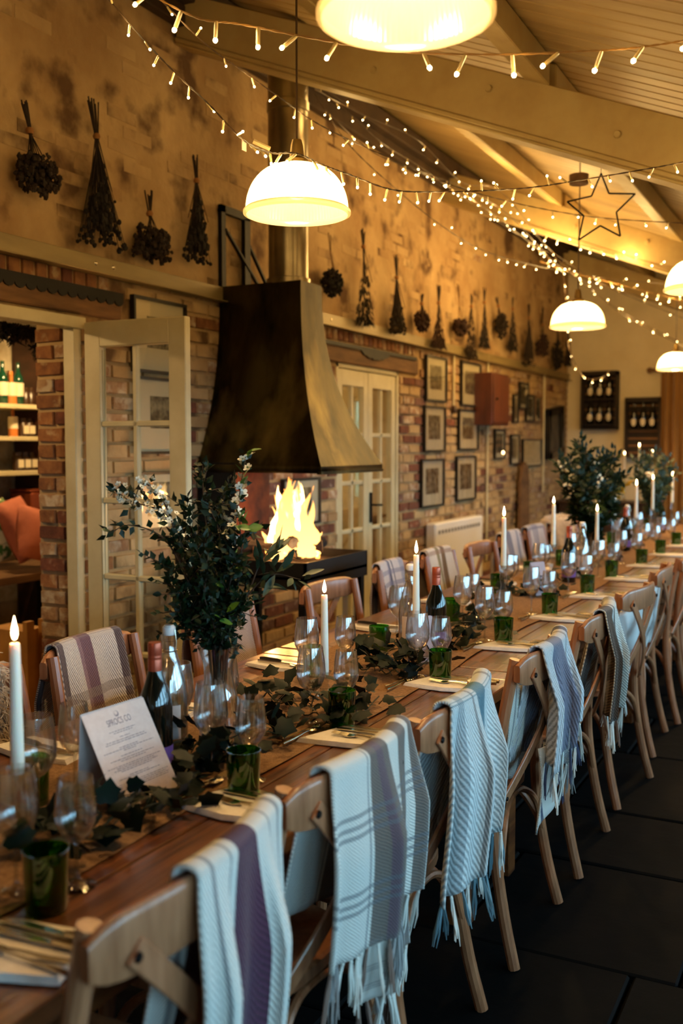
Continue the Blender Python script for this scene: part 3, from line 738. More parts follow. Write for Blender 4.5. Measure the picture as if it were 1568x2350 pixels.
# =================================================================== dried flower bunches
def bunch(px, y0, yk, y1, wpx, kind, mh, label, lean=0, headx=None):
    """px,y0 top of the stems; yk where the head starts; y1 bottom; wpx head width in the photo"""
    X = -3.03; top = onX(px, y0, X); z1 = onX(px, y1, X).z; zk = onX(px, yk, X).z; s = depth(top)/FPX; Wd = wpx*s*(1.12 if kind in ('ball', 'one', 'flat') else 1.5)
    cy = onX(headx if headx else px+lean, (yk+y1)/2, X).y - top.y
    H0 = top.z-zk; H1 = zk-z1; q = random.Random(int(px)); t = thing('dried_bunch', label, 'dried flowers', top, 0, 'dried flower bunches on the wall')
    st = MB(); ns = 9 if kind != 'one' else 3
    for i in range(ns):
        a = q.uniform(-1, 1); o = q.uniform(-.012, .012)*(.6 if kind == 'one' else 1.6)
        st.tube([(q.uniform(-.01, .01), o*1.4, q.uniform(-.03, .01)), (0, o*.5+cy*.4, -H0*.62), (q.uniform(-.03, .03), cy+a*Wd*.3, -H0-H1*.35)], [.0035, .003, .002], 5)
    st.build('stems', m_dry if kind != 'one' else m_dry4, t)
    if kind != 'one':
        MB().lathe([(.013, -.012), (.017, 0), (.013, .012)], 10, (0, cy*.4, -H0*.62)).build('tie', m_twine, t)
    hd = MB(); zc = -H0-H1/2
    def inside(shape):
        while True:
            u, v, w_ = q.uniform(-1, 1), q.uniform(-1, 1), q.uniform(-1, 1)
            if shape == 'ball' and u*u+v*v+w_*w_ < 1: return u, v, w_
            if shape == 'cone':
                k = .18+.82*(1-w_)/2
                if u*u+v*v < k*k: return u, v, w_
            if shape == 'flat' and u*u+v*v < 1-(max(w_, 0)*.8)**2: return u, v, w_
    if kind in ('ball', 'one', 'flat'):
        for i in range(230):
            u, v, w_ = inside('flat' if kind == 'flat' else 'ball'); l = (u*u+v*v+w_*w_)**.5; k = .75+.25*l
            hd.blob((u*.06*k, cy+v*Wd/2*k, zc+w_*H1/2*k), q.uniform(.006, .012)*(1.2 if Wd > .15 else 1), seed=i, jit=.45)
    elif kind == 'poppy':
        for i in range(120):
            u, v, w_ = inside('cone'); p = (u*.05, cy+v*Wd/2, zc+w_*H1/2)
            hd.tube([(0, cy*.4, -H0*.75), p], [.0014, .001], 3, cap=False)
            hd.blob(p, q.uniform(.007, .013), seed=i, jit=.15)
        for i in range(70):
            u, v, w_ = inside('cone'); p = Vector((u*.04, cy+v*Wd*.3, zc+w_*H1*.4+H1*.08)); hd.blob(p, (.008, .012, .02), seed=i, jit=.4)
    else:
        for i in range(330):
            u, v, w_ = inside('cone'); p = Vector((u*.045, cy+v*Wd/2, zc+w_*H1/2))
            d = Vector((u*.02, v*.02, -.035)); hd.tube([p-d*.5, p+d*.5], [.0035, .001], 3, cap=False)
            if i % 2: hd.blob(p, q.uniform(.003, .007), seed=i, jit=.5)
    tag(hd.build('flower_heads', mh, t, smooth=40), kind='stuff')
    return t
bunch(55, 230, 335, 442, 118, 'ball', m_dry, 'round dark hydrangea bunch, leftmost on the wall', 33)
bunch(214, 228, 360, 562, 112, 'poppy', m_dry2, 'long bunch of round seed heads, tallest left of the hood', 20)
bunch(339, 438, 520, 588, 108, 'flat', m_dry, 'wide flat-headed dried bunch, third from the left', 11)
bunch(449, 355, 450, 600, 80, 'poppy', m_dry2, 'dried bunch with a thick stem sheaf, just left of the iron bracket', 6)
bunch(757, 535, 612, 680, 66, 'one', m_dry2, 'small dark ball of dried flowers on a single stalk right of the flue', 6)
bunch(832, 525, 590, 745, 58, 'plume', m_dry2, 'dark feathery plume, tallest bunch right of the flue', 6)
bunch(909, 582, 670, 765, 62, 'poppy', m_dry, 'dried seed head bunch right of the tall feathery plume', 4)
bunch(968, 676, 710, 765, 44, 'ball', m_dry3, 'small reddish dried ball, first of the low ones above the rail')
bunch(1007, 655, 720, 800, 58, 'plume', m_dry3, 'reddish brown bunch above the first print column')
bunch(1053, 650, 728, 772, 42, 'one', m_dry3, 'round reddish head on a thin stalk above the second print column', 4)
bunch(1082, 676, 720, 822, 46, 'plume', m_dry, 'loose grassy bunch drooping over the rail')
bunch(1112, 660, 715, 800, 36, 'plume', m_dry2, 'thin grassy bunch next to the drooping one')
bunch(1140, 682, 712, 775, 40, 'ball', m_dry, 'oval dried hydrangea in the middle of the far bunches', 10)
bunch(1177, 683, 725, 805, 46, 'plume', m_dry2, 'dark broom-shaped bunch right of the oval hydrangea')
bunch(1214, 697, 750, 840, 52, 'poppy', m_dry, 'loose seed head bunch above the small prints')
bunch(1246, 705, 770, 815, 46, 'flat', m_dry3, 'low reddish dried bunch near the far end of the rail')
bunch(1280, 715, 780, 852, 50, 'ball', m_dry2, 'dark round bunch hanging lowest near the far corner')
bunch(1304, 720, 770, 840, 34, 'plume', m_dry, 'last pale bunch in the far corner')

# =================================================================== end wall: crates of bottles, curtain, sideboard
def bottle_mesh(mg, r=.037, h=.30):
    return MB().lathe([(0, 0), (r*.9, 0), (r, .006), (r, h*.58), (r*.9, h*.66), (r*.42, h*.78), (r*.36, h*.96), (r*.42, h*.965), (r*.42, h), (0, h)], 20).mesh('glass', mg)
me_dark = bottle_mesh(m_dkbot); me_grn = bottle_mesh(m_grbot, .036, .29)
me_lab = MB().lathe([(.0378, .06), (.0378, .15)], 20).mesh('label', m_label)
m_crate = mat('crate_wood', S(42,28,18), S(26,17,11), 6, rough=.8); m_slat = mat('crate_slat', S(140,100,60), S(110,74,42), 6, rough=.8)
def crate(x0, y0, x1, y1, lb, rows, slats):
    a = onY(x0, y1, YE-.14); c = onY(x1, y0, YE-.14); W = c.x-a.x; H = c.z-a.z
    t = thing('bottle_crate', lb, 'crate', (a.x, YE-.002, a.z)); d = .17
    MB().bx(0, W, -.012, 0, 0, H).build('back', m_crate, t, smooth=0)
    b = MB().bx(0, .02, -d, 0, 0, H).bx(W-.02, W, -d, 0, 0, H).bx(0, W, -d, 0, 0, .018).bx(0, W, -d, 0, H-.05, H)
    b.build('box', m_crate, t, smooth=0)
    for k, zz in enumerate(slats): MB().bx(.02, W-.02, -.03, -.012, zz*H-.008, zz*H+.008).build('slat', m_slat, t, smooth=0)
    return t, a, W, H, d
def crate_bottles(t, a, W, zs, names, H):
    for r, zz in enumerate(zs):
        MB().bx(.02, W-.02, -.16, 0, zz*H-.015, zz*H).build('shelf', m_crate, t, smooth=0)
        for k in range(3):
            o = thing('wine_bottle', '%s of the three pale-labelled bottles on the %s' % (('leftmost', 'middle', 'rightmost')[k], names[r]), 'bottle', (a.x+W*(.24+.26*k), YE-.09, a.z+zz*H), 0, 'labelled bottles in wall crates')
            link('glass', me_dark, o); MB().blob((0, -.036, .085), (.03, .006, .048)).build('label', m_label, o)
t, a, W, H, d = crate(1333, 850, 1418, 986, 'tall dark crate holding two rows of bottles on the far wall', 2, (.2, .35, .62, .76, .88))
crate_bottles(t, a, W, (.09, .53), ('lower shelf of the tall crate', 'upper shelf of the tall crate'), H)
t, a, W, H, d = crate(1433, 911, 1517, 1050, 'dark slatted crate beside the curtain with one row of bottles', 1, (.08, .2, .32, .44, .62, .74, .87))
crate_bottles(t, a, W, (.47,), ('shelf of the slatted crate',), H)
cu = MB(); p = onY(1518, 855, YE-.12); xs = p.x
P = []
for i in range(90):
    u = i/89; x = xs+u*.95; P.append([(x, YE-.12+.045*math.sin(u*62)+.02*math.sin(u*23), p.z-(p.z-.02)*j/6) for j in range(7)])
cu.grid(P, uv=False); t = thing('curtain', 'long ochre curtain hanging from a wooden pole at the far wall', 'curtain', (xs+.4, YE-.12, 0))
o = cu.build('drape', mat('curtain_cloth', S(168,122,56), S(142,98,42), 3, stretch=(8,8,.5), rough=.85, sheen=.3), t, world=True, smooth=60)
MB().tube([(xs-.12, YE-.11, p.z+.03), (xs+1.6, YE-.11, p.z+.03)], .018, 10).blob((xs-.13, YE-.11, p.z+.03), .035).build('pole', m_oak, t, world=True)
sb = thing('sideboard', 'dark wooden sideboard against the far wall', 'sideboard', (-2.3, YE-.3, 0))
m_dkwood = mat('dark_wood', S(62,36,24), S(40,22,15), 5, stretch=(1,3,3), rough=.45)
MB().bx(-.75, .2, -.22, .24, .12, .82).build('body', m_dkwood, sb, smooth=0, bevel=.006); MB().bx(-.8, .24, -.25, .26, .82, .85).build('top', m_dkwood, sb, smooth=0, bevel=.006)
for sx in (-.7, .12):
    for sy in (-.18, .18): MB().bx(sx, sx+.05, sy, sy+.05, 0, .12).build('leg', m_dkwood, sb, smooth=0)
for k in range(2): MB().bx(-.72+k*.47, -.27+k*.47, -.235, -.22, .18, .78).build('door', m_dkwood, sb, smooth=0, bevel=.004)

# =================================================================== side room furniture
shelf_z = [1.765, 1.55, 1.318]
for k, zz in enumerate(shelf_z):
    tag(MB().bx(-5.3, -4.98, 4.1, 5.75, zz-.03, zz).build('wall_shelf', m_cream, smooth=0, bevel=.003), ('top pale shelf of bottles', 'middle shelf with small jars', 'lowest shelf with small dark jars')[k]+' in the room beyond the open door', 'shelf', 'side room shelves')
def put_bottle(me, y, z, lb, s=1, label=True, x=-5.12):
    o = thing('bottle', lb, 'bottle', (x, y, z), 0, 'side room bottles'); link('glass', me, o).scale = (s, s, s)
    if label: link('label', me_lab, o).scale = (s, s, s)
me_spirit = MB().lathe([(0, 0), (.036, 0), (.036, .12), (.03, .14), (.012, .155), (.012, .2), (.015, .2), (.015, .225), (0, .225)], 14).mesh('glass', mat('amber_spirit', S(196,120,60), rough=.1))
me_jar = MB().lathe([(0, 0), (.035, 0), (.035, .09), (.028, .1), (.03, .1), (.03, .125), (0, .125)], 14).mesh('jar', mat('jar_brown', S(60,40,24), rough=.25))
def sy(px, py, X=-5.12): return onX(px, py, X).y
put_bottle(me_grn, sy(6, 900), 1.765, 'green bottle at the left edge of the top shelf')
put_bottle(me_grn, sy(42, 900), 1.765, 'second green bottle on the top shelf, right of the amber one')
put_bottle(me_spirit, sy(26, 900), 1.765, 'short amber bottle between the two green bottles')
for px, lb in ((58, 'first small jar right of the green bottles on the top shelf'), (70, 'second small jar on the top shelf'), (82, 'small jar on the top shelf nearest the brick reveal')):
    tag(link('jar', me_jar, loc=(-5.12, sy(px, 900), 1.765)), lb, 'jar', 'top shelf jars').name = 'jar'
put_bottle(me_spirit, sy(30, 980), 1.55, 'dark small bottle on the middle shelf', .9)
for px, z, lb in ((52, 1.55, 'jar on the middle shelf'), (66, 1.55, 'right hand jar on the middle shelf'), (40, 1.318, 'left jar on the lowest shelf'), (56, 1.318, 'middle jar on the lowest shelf'), (72, 1.318, 'right jar on the lowest shelf')):
    t = thing('spice_jar', lb, 'jar', (-5.1, sy(px, 980 if z > 1.5 else 1060, -5.1), z), 0, 'labelled jars on the lower shelves'); link('glass', me_jar, t)
    MB().bx(.034, .037, -.025, .025, .02, .075).build('label', m_label, t, smooth=0)
tag(MB().bx(-5.28, -4.98, 5.2, 5.75, 0, 2.3).build('dark_partition', m_dkwood, smooth=0), 'dark timber partition at the right of the side room shelves', 'partition')
bn = thing('bench', 'dark bench with cushions in the side room', 'bench', (-4.75, 4.9, 0))
MB().bx(-.3, .3, -.9, .28, .66, .71).build('seat', m_oak, bn, smooth=0, bevel=.005)
for yy in (-.8, .2):
    for xx in (-.25, .2): MB().bx(xx, xx+.05, yy, yy+.05, 0, .66).build('leg', m_iron, bn, smooth=0)
def cushion(px, py, X, sx, sz, rx, ry, m, lb):
    p = onX(px, py, X); b = MB(); n = 10; P = [[None]*(n+1) for _ in range(2*n+1)]
    for side in (1, -1):
        G = [[None]*(n+1) for _ in range(n+1)]
        for i in range(n+1):
            for j in range(n+1):
                u = 2*i/n-1; v = 2*j/n-1; e = (max(0, (1-u*u)*(1-v*v)))**.4
                G[i][j] = (side*.075*e, u*sx*(1-.07*(1-v*v)*0), v*sz)
        b.grid(G if side > 0 else G[::-1], uv=False)
    o = tag(b.build('cushion', m, loc=p, smooth=60), lb, 'cushion', 'side room cushions'); o.rotation_euler = (rx, ry, 0)
m_coral = mat('coral_cloth', S(186,108,84), S(160,86,64), 6, rough=.8)
cushion(2, 1215, -4.90, .14, .18, .3, -.3, mat('leaf_print', S(220,214,180), S(66,110,50), 12, rough=.8, lo=.45, hi=.5), 'green leaf patterned cushion on the bench')
cushion(46, 1215, -4.71, .12, .2, .22, -.3, m_coral, 'coral cushion standing beside the leaf patterned one')
cushion(82, 1225, -4.53, .14, .17, -.3, -.3, m_coral, 'coral cushion slumped nearest the brick reveal')
t = thing('copper_box', 'copper coloured box on the ledge above the cushions', 'box', onX(80, 1170, -5.1)); MB().bx(-.1, .1, -.13, .13, 0, .13).build('body', mat('copper', S(150,74,40), rough=.35, metal=.5), t, smooth=0, bevel=.01); MB().bx(-.1, .1, -.135, .135, .13, .15).build('lid', MATS['copper'], t, smooth=0, bevel=.005)
tag(MB().bx(-5.3, -4.95, 4.2, 5.75, onX(80, 1170, -5.1).z-.04, onX(80, 1170, -5.1).z).build('wall_ledge', m_dkwood, smooth=0), 'dark ledge carrying the copper box', 'shelf')
pt = onX(88, 1425, -3.7)
t = thing('wooden_crate', 'pale upright wooden crate on the floor behind the doorway', 'crate', (-3.72, pt.y, 0))
for yy in (-.06, .05): MB().bx(-.03, .0, yy, yy+.05, 0, pt.z).build('slat', mat('pine', S(190,140,72), S(160,112,54), 5, rough=.7) if yy < 0 else MATS['pine'], t, smooth=0)
MB().bx(-.28, -.03, -.06, .1, 0, pt.z-.05).build('box', MATS['pine'], t, smooth=0)
tag(MB().bx(-4.3, -3.9, 3.3, 4.6, 0, .34).build('low_step', m_cream, smooth=0, bevel=.01), 'low pale step inside the side room', 'step')
hb = bunch  # dried leaves hanging in the doorway of the side room
t = thing('hanging_foliage', 'dark dried foliage hanging at the top of the open doorway', 'dried flowers', onX(40, 745, -3.6))
hd = MB()
for i in range(260):
    u = rng.random(); y = onX(-20+u*130, 745, -3.6).y - t.location.y; z = -rng.random()**2*(.07+.25*max(0, u-.72)*3.0)
    hd.tube([(rng.uniform(-.05, .05), y, z), (rng.uniform(-.06, .06), y+rng.uniform(-.02, .02), z-.04)], [.006, .002], 4)
tag(hd.build('leaves', m_dry2, t), kind='stuff')
def pend_small(name, lb, loc, wt):
    t = thing(name, lb, 'lamp', loc); MB().lathe([(.02, 0), (.09, -.06), (.095, -.07)], 18).build('shade', m_iron, t)
    MB().blob((0, 0, -.05), .028).build('bulb', m_pbulb, t); MB().tube([(0, 0, 0), (0, 0, 2.62-loc[2])], .004, 5).build('cord', m_iron, t); point('side_lamp_light', (0, 0, -.06), wt, WARM, .03, t)
pend_small('side_room_lamp', 'small dark pendant lamp lighting the shelf room', (-4.45, 4.75, 2.3), 34)
pend_small('side_room_lamp', 'small dark pendant lamp behind the closed glazed doors', (-4.4, 7.9, 2.35), 40)
pend_small('side_room_lamp', 'unseen small pendant lamp added inside the open doorway to light the reveal', (-3.85, 2.45, 2.25), 16)  # lamp added out of view to brighten the brick reveal
tag(MB().bx(-5.28, -4.9, 8.3, 9.4, 0, .95).build('side_cabinet', m_cream, smooth=0, bevel=.01), 'pale cabinet seen through the closed glazed doors', 'cabinet')
tag(MB().lathe([(0, 0), (.05, 0), (.07, .1), (.06, .22), (.03, .26)], 16).build('blue_jug', mat('blue_glaze', S(70,130,170), rough=.2), loc=(-5.0, 8.7, .95)), 'blue jug on the pale cabinet beyond the glazed doors', 'jug')
# =================================================================== dining tables
TZ = .76; TX0, TX1 = -1.84, -.925; TCX = (TX0+TX1)/2
TABS = [(.25, 3.06), (3.075, 5.20), (5.215, 7.35), (7.365, 9.75)]
for i, (y0, y1) in enumerate(TABS):
    t = thing('dining_table', ('nearest', 'second', 'third', 'farthest')[i]+' of the brown plank tables pushed end to end', 'table', (TCX, (y0+y1)/2, 0), 0, 'plank tables in one long row')
    L = y1-y0; n = 5; pw = (TX1-TX0)/n
    for k in range(n):
        x0 = (TX0-TCX)+k*pw
        o = MB().bx(-pw/2+.0015, pw/2-.0015, -L/2+.104, L/2-.104, -.035, 0).build('plank', m_table, t, smooth=0, bevel=.003, loc=(x0+pw/2, 0, TZ+rng.uniform(-.0015, 0)))
    for sgn in (-1, 1):
        MB().bx(TX0-TCX, TX1-TCX, -.05, .05, -.035, 0).build('end_cleat', m_table, t, smooth=0, bevel=.003, loc=(0, sgn*(L/2-.051), TZ))
    MB().bx(TX0-TCX+.08, TX0-TCX+.105, -L/2+.15, L/2-.15, TZ-.13, TZ-.036).bx(TX1-TCX-.105, TX1-TCX-.08, -L/2+.15, L/2-.15, TZ-.13, TZ-.036).bx(TX0-TCX+.08, TX1-TCX-.08, -L/2+.14, -L/2+.165, TZ-.13, TZ-.036).bx(TX0-TCX+.08, TX1-TCX-.08, L/2-.165, L/2-.14, TZ-.13, TZ-.036).build('apron', m_table, t, smooth=0)
    for sx in (TX0-TCX+.13, TX1-TCX-.13):
        for sy_ in (-L/2+.2, L/2-.2): MB().bx(-.035, .035, -.035, .035, 0, TZ-.036).build('leg', m_table, t, smooth=0, bevel=.004, loc=(sx, sy_, 0))
# burlap runner
P = []; nn = 90
for i in range(nn+1):
    y = .35 + (9.5-.35)*i/nn
    P.append([(TCX-.02-.255+.51*j/8 + .012*math.sin(y*3.1)+.006*math.sin(y*11), y, TZ+.002+.003*(1+math.sin(y*9+j*1.3))*.5) for j in range(9)])
tag(MB().grid(P, uv=False).build('table_runner', m_burlap, smooth=60), 'long tan burlap runner down the middle of the tables', 'runner')

# =================================================================== chairs
def crest_x(y): return -.264 - .036*(1-(y/.225)**2)
def make_chair(name, label):
    t = thing(name, label, 'chair', group=None)
    # seat
    b = MB(); n = 28; ring = []
    for i in range(n):
        a = 2*PI*i/n; c, s = math.cos(a), math.sin(a); e = .62
        ring.append((.015+.215*abs(c)**e*(1 if c > 0 else -1), .215*abs(s)**e*(1 if s > 0 else -1)*(1+.06*c)))
    for z, k in ((.435, .95), (.44, 1), (.462, 1), (.468, .97)):
        for x, y in ring: b.v.append((x*k, y*k, z))
    for l in range(3):
        for i in range(n): j = (i+1) % n; b.f.append((l*n+i, l*n+j, (l+1)*n+j, (l+1)*n+i)); b.m.append(0)
    b.f.append(tuple(range(n-1, -1, -1))); b.f.append(tuple(3*n+i for i in range(n))); b.m += [0, 0]
    b.build('seat', m_chair, t, smooth=40)
    for s in (-1, 1):
        rear = [(-.27, s*.235, 0), (-.235, s*.225, .14), (-.207, s*.218, .3), (-.195, s*.212, .45), (-.205, s*.207, .6), (-.225, s*.203, .74), (-.243, s*.2, .84), (-.252, s*.199, .885)]
        MB().tube(cat_rom(rear, 3), .0175, 10).build('leg', m_chair, t)
        MB().tube(cat_rom([(.215, s*.215, 0), (.19, s*.2, .2), (.175, s*.19, .44)], 3), [.0135, .0145, .0155, .016, .0165, .017, .0175], 10).build('leg', m_chair, t)
    # bowed crest rail
    pts = [(crest_x(-.225+.45*i/18), -.225+.45*i/18, .845) for i in range(19)]
    sec = [(-.008, -.038), (.006, -.038), (.0105, -.031), (.0105, .042), (.006, .052), (-.004, .055), (-.009, .05), (-.0105, .042), (-.0105, -.031)]
    b = MB(); base = 0
    for i, p in enumerate(pts):
        p = Vector(p); d = (Vector(pts[min(i+1, 18)])-Vector(pts[max(i-1, 0)])).normalized(); v = Vector((d.y, -d.x, 0)); k = 1-.38*(abs(i-9)/9)**10 - .1*(abs(i-9)/9)**4
        for a, c in sec: b.v.append(tuple(p+v*a+Vector((0, 0, c*k))))
    m_ = len(sec)
    for i in range(18):
        for j in range(m_): k2 = (j+1) % m_; b.f.append((i*m_+j, i*m_+k2, (i+1)*m_+k2, (i+1)*m_+j)); b.m.append(0)
    b.f.append(tuple(range(m_-1, -1, -1))); b.f.append(tuple(18*m_+j for j in range(m_))); b.m += [0, 0]
    b.build('crest_rail', m_chair, t, smooth=50)
    # crossed straps
    for s in (-1, 1):
        pth = []
        for i in range(13):
            u = i/12; y = s*(.165-.36*u); z = .845-.375*u; x = (crest_x(.165)-.014)*(1-u) + (-.222)*u - .028*math.sin(PI*u) - (.006*s*math.sin(PI*u))
            pth.append((x, y, z))
        b = MB(); d0 = Vector(pth[-1])-Vector(pth[0])
        b.sweep(pth, [(-.0045, -.019), (.0045, -.019), (.0045, .019), (-.0045, .019)], up=Vector((0, d0.z, -d0.y)).normalized())
        b.build('cross_strap', m_chair, t, smooth=30, bevel=.002)
        o = MB().lathe([(0, .004), (.006, .003), (.008, 0)], 10).build('bolt', m_bolt, t, loc=(crest_x(.165)-.021, s*.165, .838)); o.rotation_euler = (0, -PI/2, 0)
        o = MB().lathe([(0, .004), (.005, .003), (.007, 0)], 10).build('bolt', m_bolt, t, loc=(-.229, -s*.190, .475)); o.rotation_euler = (0, -PI/2, 0)
        o = MB().lathe([(0, .004), (.005, .003), (.007, 0)], 8).build('bolt', m_bolt, t, loc=(-.232, s*.201, .80)); o.rotation_euler = (0, PI/2, 0)
    # bentwood braces
    MB().tube(cat_rom([(-.218, -.214, .25), (-.21, -.16, .36), (-.195, -.08, .415), (-.19, 0, .425), (-.195, .08, .415), (-.21, .16, .36), (-.218, .214, .25)], 4), .0105, 8).build('rear_brace', m_chair, t)
    for s in (-1, 1):
        MB().tube(cat_rom([(-.213, s*.216, .27), (-.15, s*.19, .37), (-.05, s*.18, .42), (.05, s*.178, .42), (.13, s*.182, .37), (.186, s*.198, .26)], 4), .0105, 8).build('side_brace', m_chair, t)
    return t
RX = -1.10; LX = -1.79
RY = [1.13, 1.69, 2.19, 2.90, 3.58, 4.33, 5.07, 5.72, 6.38, 7.04, 7.7]
LY = [1.80, 2.34, 3.04, 3.81, 4.55, 5.20, 5.78, 6.45, 7.02, 7.65, 8.35]
r_desc = ['with the purple striped throw', 'with the grey and taupe striped throw', 'with the pale blue woven throw', 'with the navy flecked throw', 'with the brown edged navy throw', 'with a white cloth inside its back', 'with a white cloth, seventh along', 'bare, eighth along the window side', 'bare, ninth along the window side', 'tenth along the window side', 'last on the window side']
l_desc = ['draped in sheepskin at the left edge', 'with the purple plaid throw', 'with the mauve throw behind the bouquet', 'bare, in front of the fire trough', 'with the lavender and navy throw', 'with the cream and olive striped throw', 'bare, in front of the white heater', 'with the blue striped throw', 'with the throw of fine navy lines', 'under the large cream sheepskin', 'last on the wall side']
c0 = make_chair('dining_chair', 'x'); first = True
RCH, LCH = [], []
for i, y in enumerate(RY):
    rz = PI + [.03, -.04, .02, 0, .02, -.10, .04, .03, 0, 0, 0][i]; x = RX + [0, -.02, .0, .01, .02, .03, .0, .02, 0, 0, 0][i]
    lb = 'beech cross-back chair on the window side '+r_desc[i]
    o = c0 if first else dup(c0, (x, y, 0), rz, lb); o.location = (x, y, 0); o.rotation_euler = (0, 0, rz); o['label'] = lb; o['group'] = 'cross-back chairs around the tables'; first = False; RCH.append(o)
for i, y in enumerate(LY):
    rz = [0, .08, .03, -.05, .02, 0, -.06, .02, 0, 0, 0][i]; x = LX + [0, 0, -.02, .02, 0, -.02, .02, 0, 0, 0, 0][i]
    LCH.append(dup(c0, (x, y, 0), rz, 'beech cross-back chair on the wall side '+l_desc[i], 'cross-back chairs around the tables'))

# =================================================================== woven throws
def throw_mat(name, base, ubands, vlines, vcol, weave=220, c2=None, wstr=.55, diag=0):
    m = bpy.data.materials.new(name); m.use_nodes = True; nt = m.node_tree; N = nt.nodes; Lk = nt.links; b = N['Principled BSDF']
    b.inputs['Roughness'].default_value = .95; b.inputs['Specular IOR Level'].default_value = .15; b.inputs['Sheen Weight'].default_value = .25
    tc = N.new('ShaderNodeTexCoord'); sp = N.new('ShaderNodeSeparateXYZ'); Lk.new(tc.outputs['UV'], sp.inputs[0])
    def ramp(stops):
        r = N.new('ShaderNodeValToRGB'); r.color_ramp.interpolation = 'CONSTANT'; e = r.color_ramp.elements
        e[0].position = 0; e[0].color = stops[0][1]; e.remove(e[1]) if len(e) > 1 else None
        for p, c in stops[1:]: x = e.new(p); x.color = c
        return r
    st = [(0, base)]
    for u0, u1, c in ubands: st += [(u0, c), (u1, base)]
    ru = ramp(st); Lk.new(sp.outputs[0], ru.inputs[0]); colr = ru.outputs[0]
    if vlines:
        sv = [(0, (0,0,0,1))]
        for v0, v1 in vlines: sv += [(v0, (1,1,1,1)), (v1, (0,0,0,1))]
        rv = ramp(sv); Lk.new(sp.outputs[1], rv.inputs[0])
        mlt = N.new('ShaderNodeMath'); mlt.operation = 'MULTIPLY'; mlt.inputs[1].default_value = .62; Lk.new(rv.outputs[0], mlt.inputs[0])
        mx = N.new('ShaderNodeMix'); mx.data_type = 'RGBA'; Lk.new(mlt.outputs[0], mx.inputs[0]); Lk.new(colr, mx.inputs[6]); mx.inputs[7].default_value = vcol; colr = mx.outputs[2]
    # twill weave
    mp = N.new('ShaderNodeMapping'); mp.inputs['Scale'].default_value = (weave*.48, weave*.95, 1); mp.inputs['Rotation'].default_value = (0, 0, diag); Lk.new(tc.outputs['UV'], mp.inputs[0])
    wv = N.new('ShaderNodeTexWave'); wv.wave_type = 'BANDS'; wv.bands_direction = 'DIAGONAL'; wv.inputs['Scale'].default_value = .32; wv.inputs['Distortion'].default_value = 1.2; wv.inputs['Detail'].default_value = 1; Lk.new(mp.outputs[0], wv.inputs[0])
    nz = N.new('ShaderNodeTexNoise'); nz.inputs['Scale'].default_value = 1.3; nz.inputs['Detail'].default_value = 2; Lk.new(mp.outputs[0], nz.inputs['Vector'])
    ad = N.new('ShaderNodeMath'); ad.operation = 'ADD'; Lk.new(wv.outputs['Fac'], ad.inputs[0]); Lk.new(nz.outputs[0], ad.inputs[1])
    mr = N.new('ShaderNodeMapRange'); mr.inputs[1].default_value = .5; mr.inputs[2].default_value = 1.3; mr.inputs[3].default_value = 1-wstr*.8; mr.inputs[4].default_value = 1.06; Lk.new(ad.outputs[0], mr.inputs[0])
    m2 = N.new('ShaderNodeMix'); m2.data_type = 'RGBA'; m2.blend_type = 'MULTIPLY'; m2.inputs[0].default_value = 1; Lk.new(colr, m2.inputs[6]); Lk.new(mr.outputs[0], m2.inputs[7])
    Lk.new(m2.outputs[2], b.inputs['Base Color'])
    bp = N.new('ShaderNodeBump'); bp.inputs['Strength'].default_value = .5; bp.inputs['Distance'].default_value = .004; Lk.new(ad.outputs[0], bp.inputs['Height']); Lk.new(bp.outputs[0], b.inputs['Normal'])
    return m
IV = S(222, 218, 208); GR = S(150, 148, 146); NV = S(62, 66, 92); PU = S(82, 46, 66); TP = S(112, 100, 92); BL = S(92, 128, 140); BR = S(84, 66, 54); MV = S(150, 116, 126)
def tassel_mesh(m, L, seed):
    q = random.Random(seed); b = MB()
    for k in range(7):
        a = q.uniform(0, 6.3); r = q.uniform(.001, .006); dx, dy = r*math.cos(a), r*math.sin(a); l = L*q.uniform(.82, 1.1)
        b.tube([(0, dy*.15, 0), (dx*.7, dy*.7+q.uniform(-.002, .002), -l*.3), (dx*1.1+q.uniform(-.003, .003), dy*1.1+q.uniform(-.003, .003), -l*.68), (dx*1.5, dy*1.6, -l)], [.0028, .0025, .0022, .001], 4)
    b.blob((0, 0, -.006), .0042)
    return b.mesh('tassel', m, smooth=60)
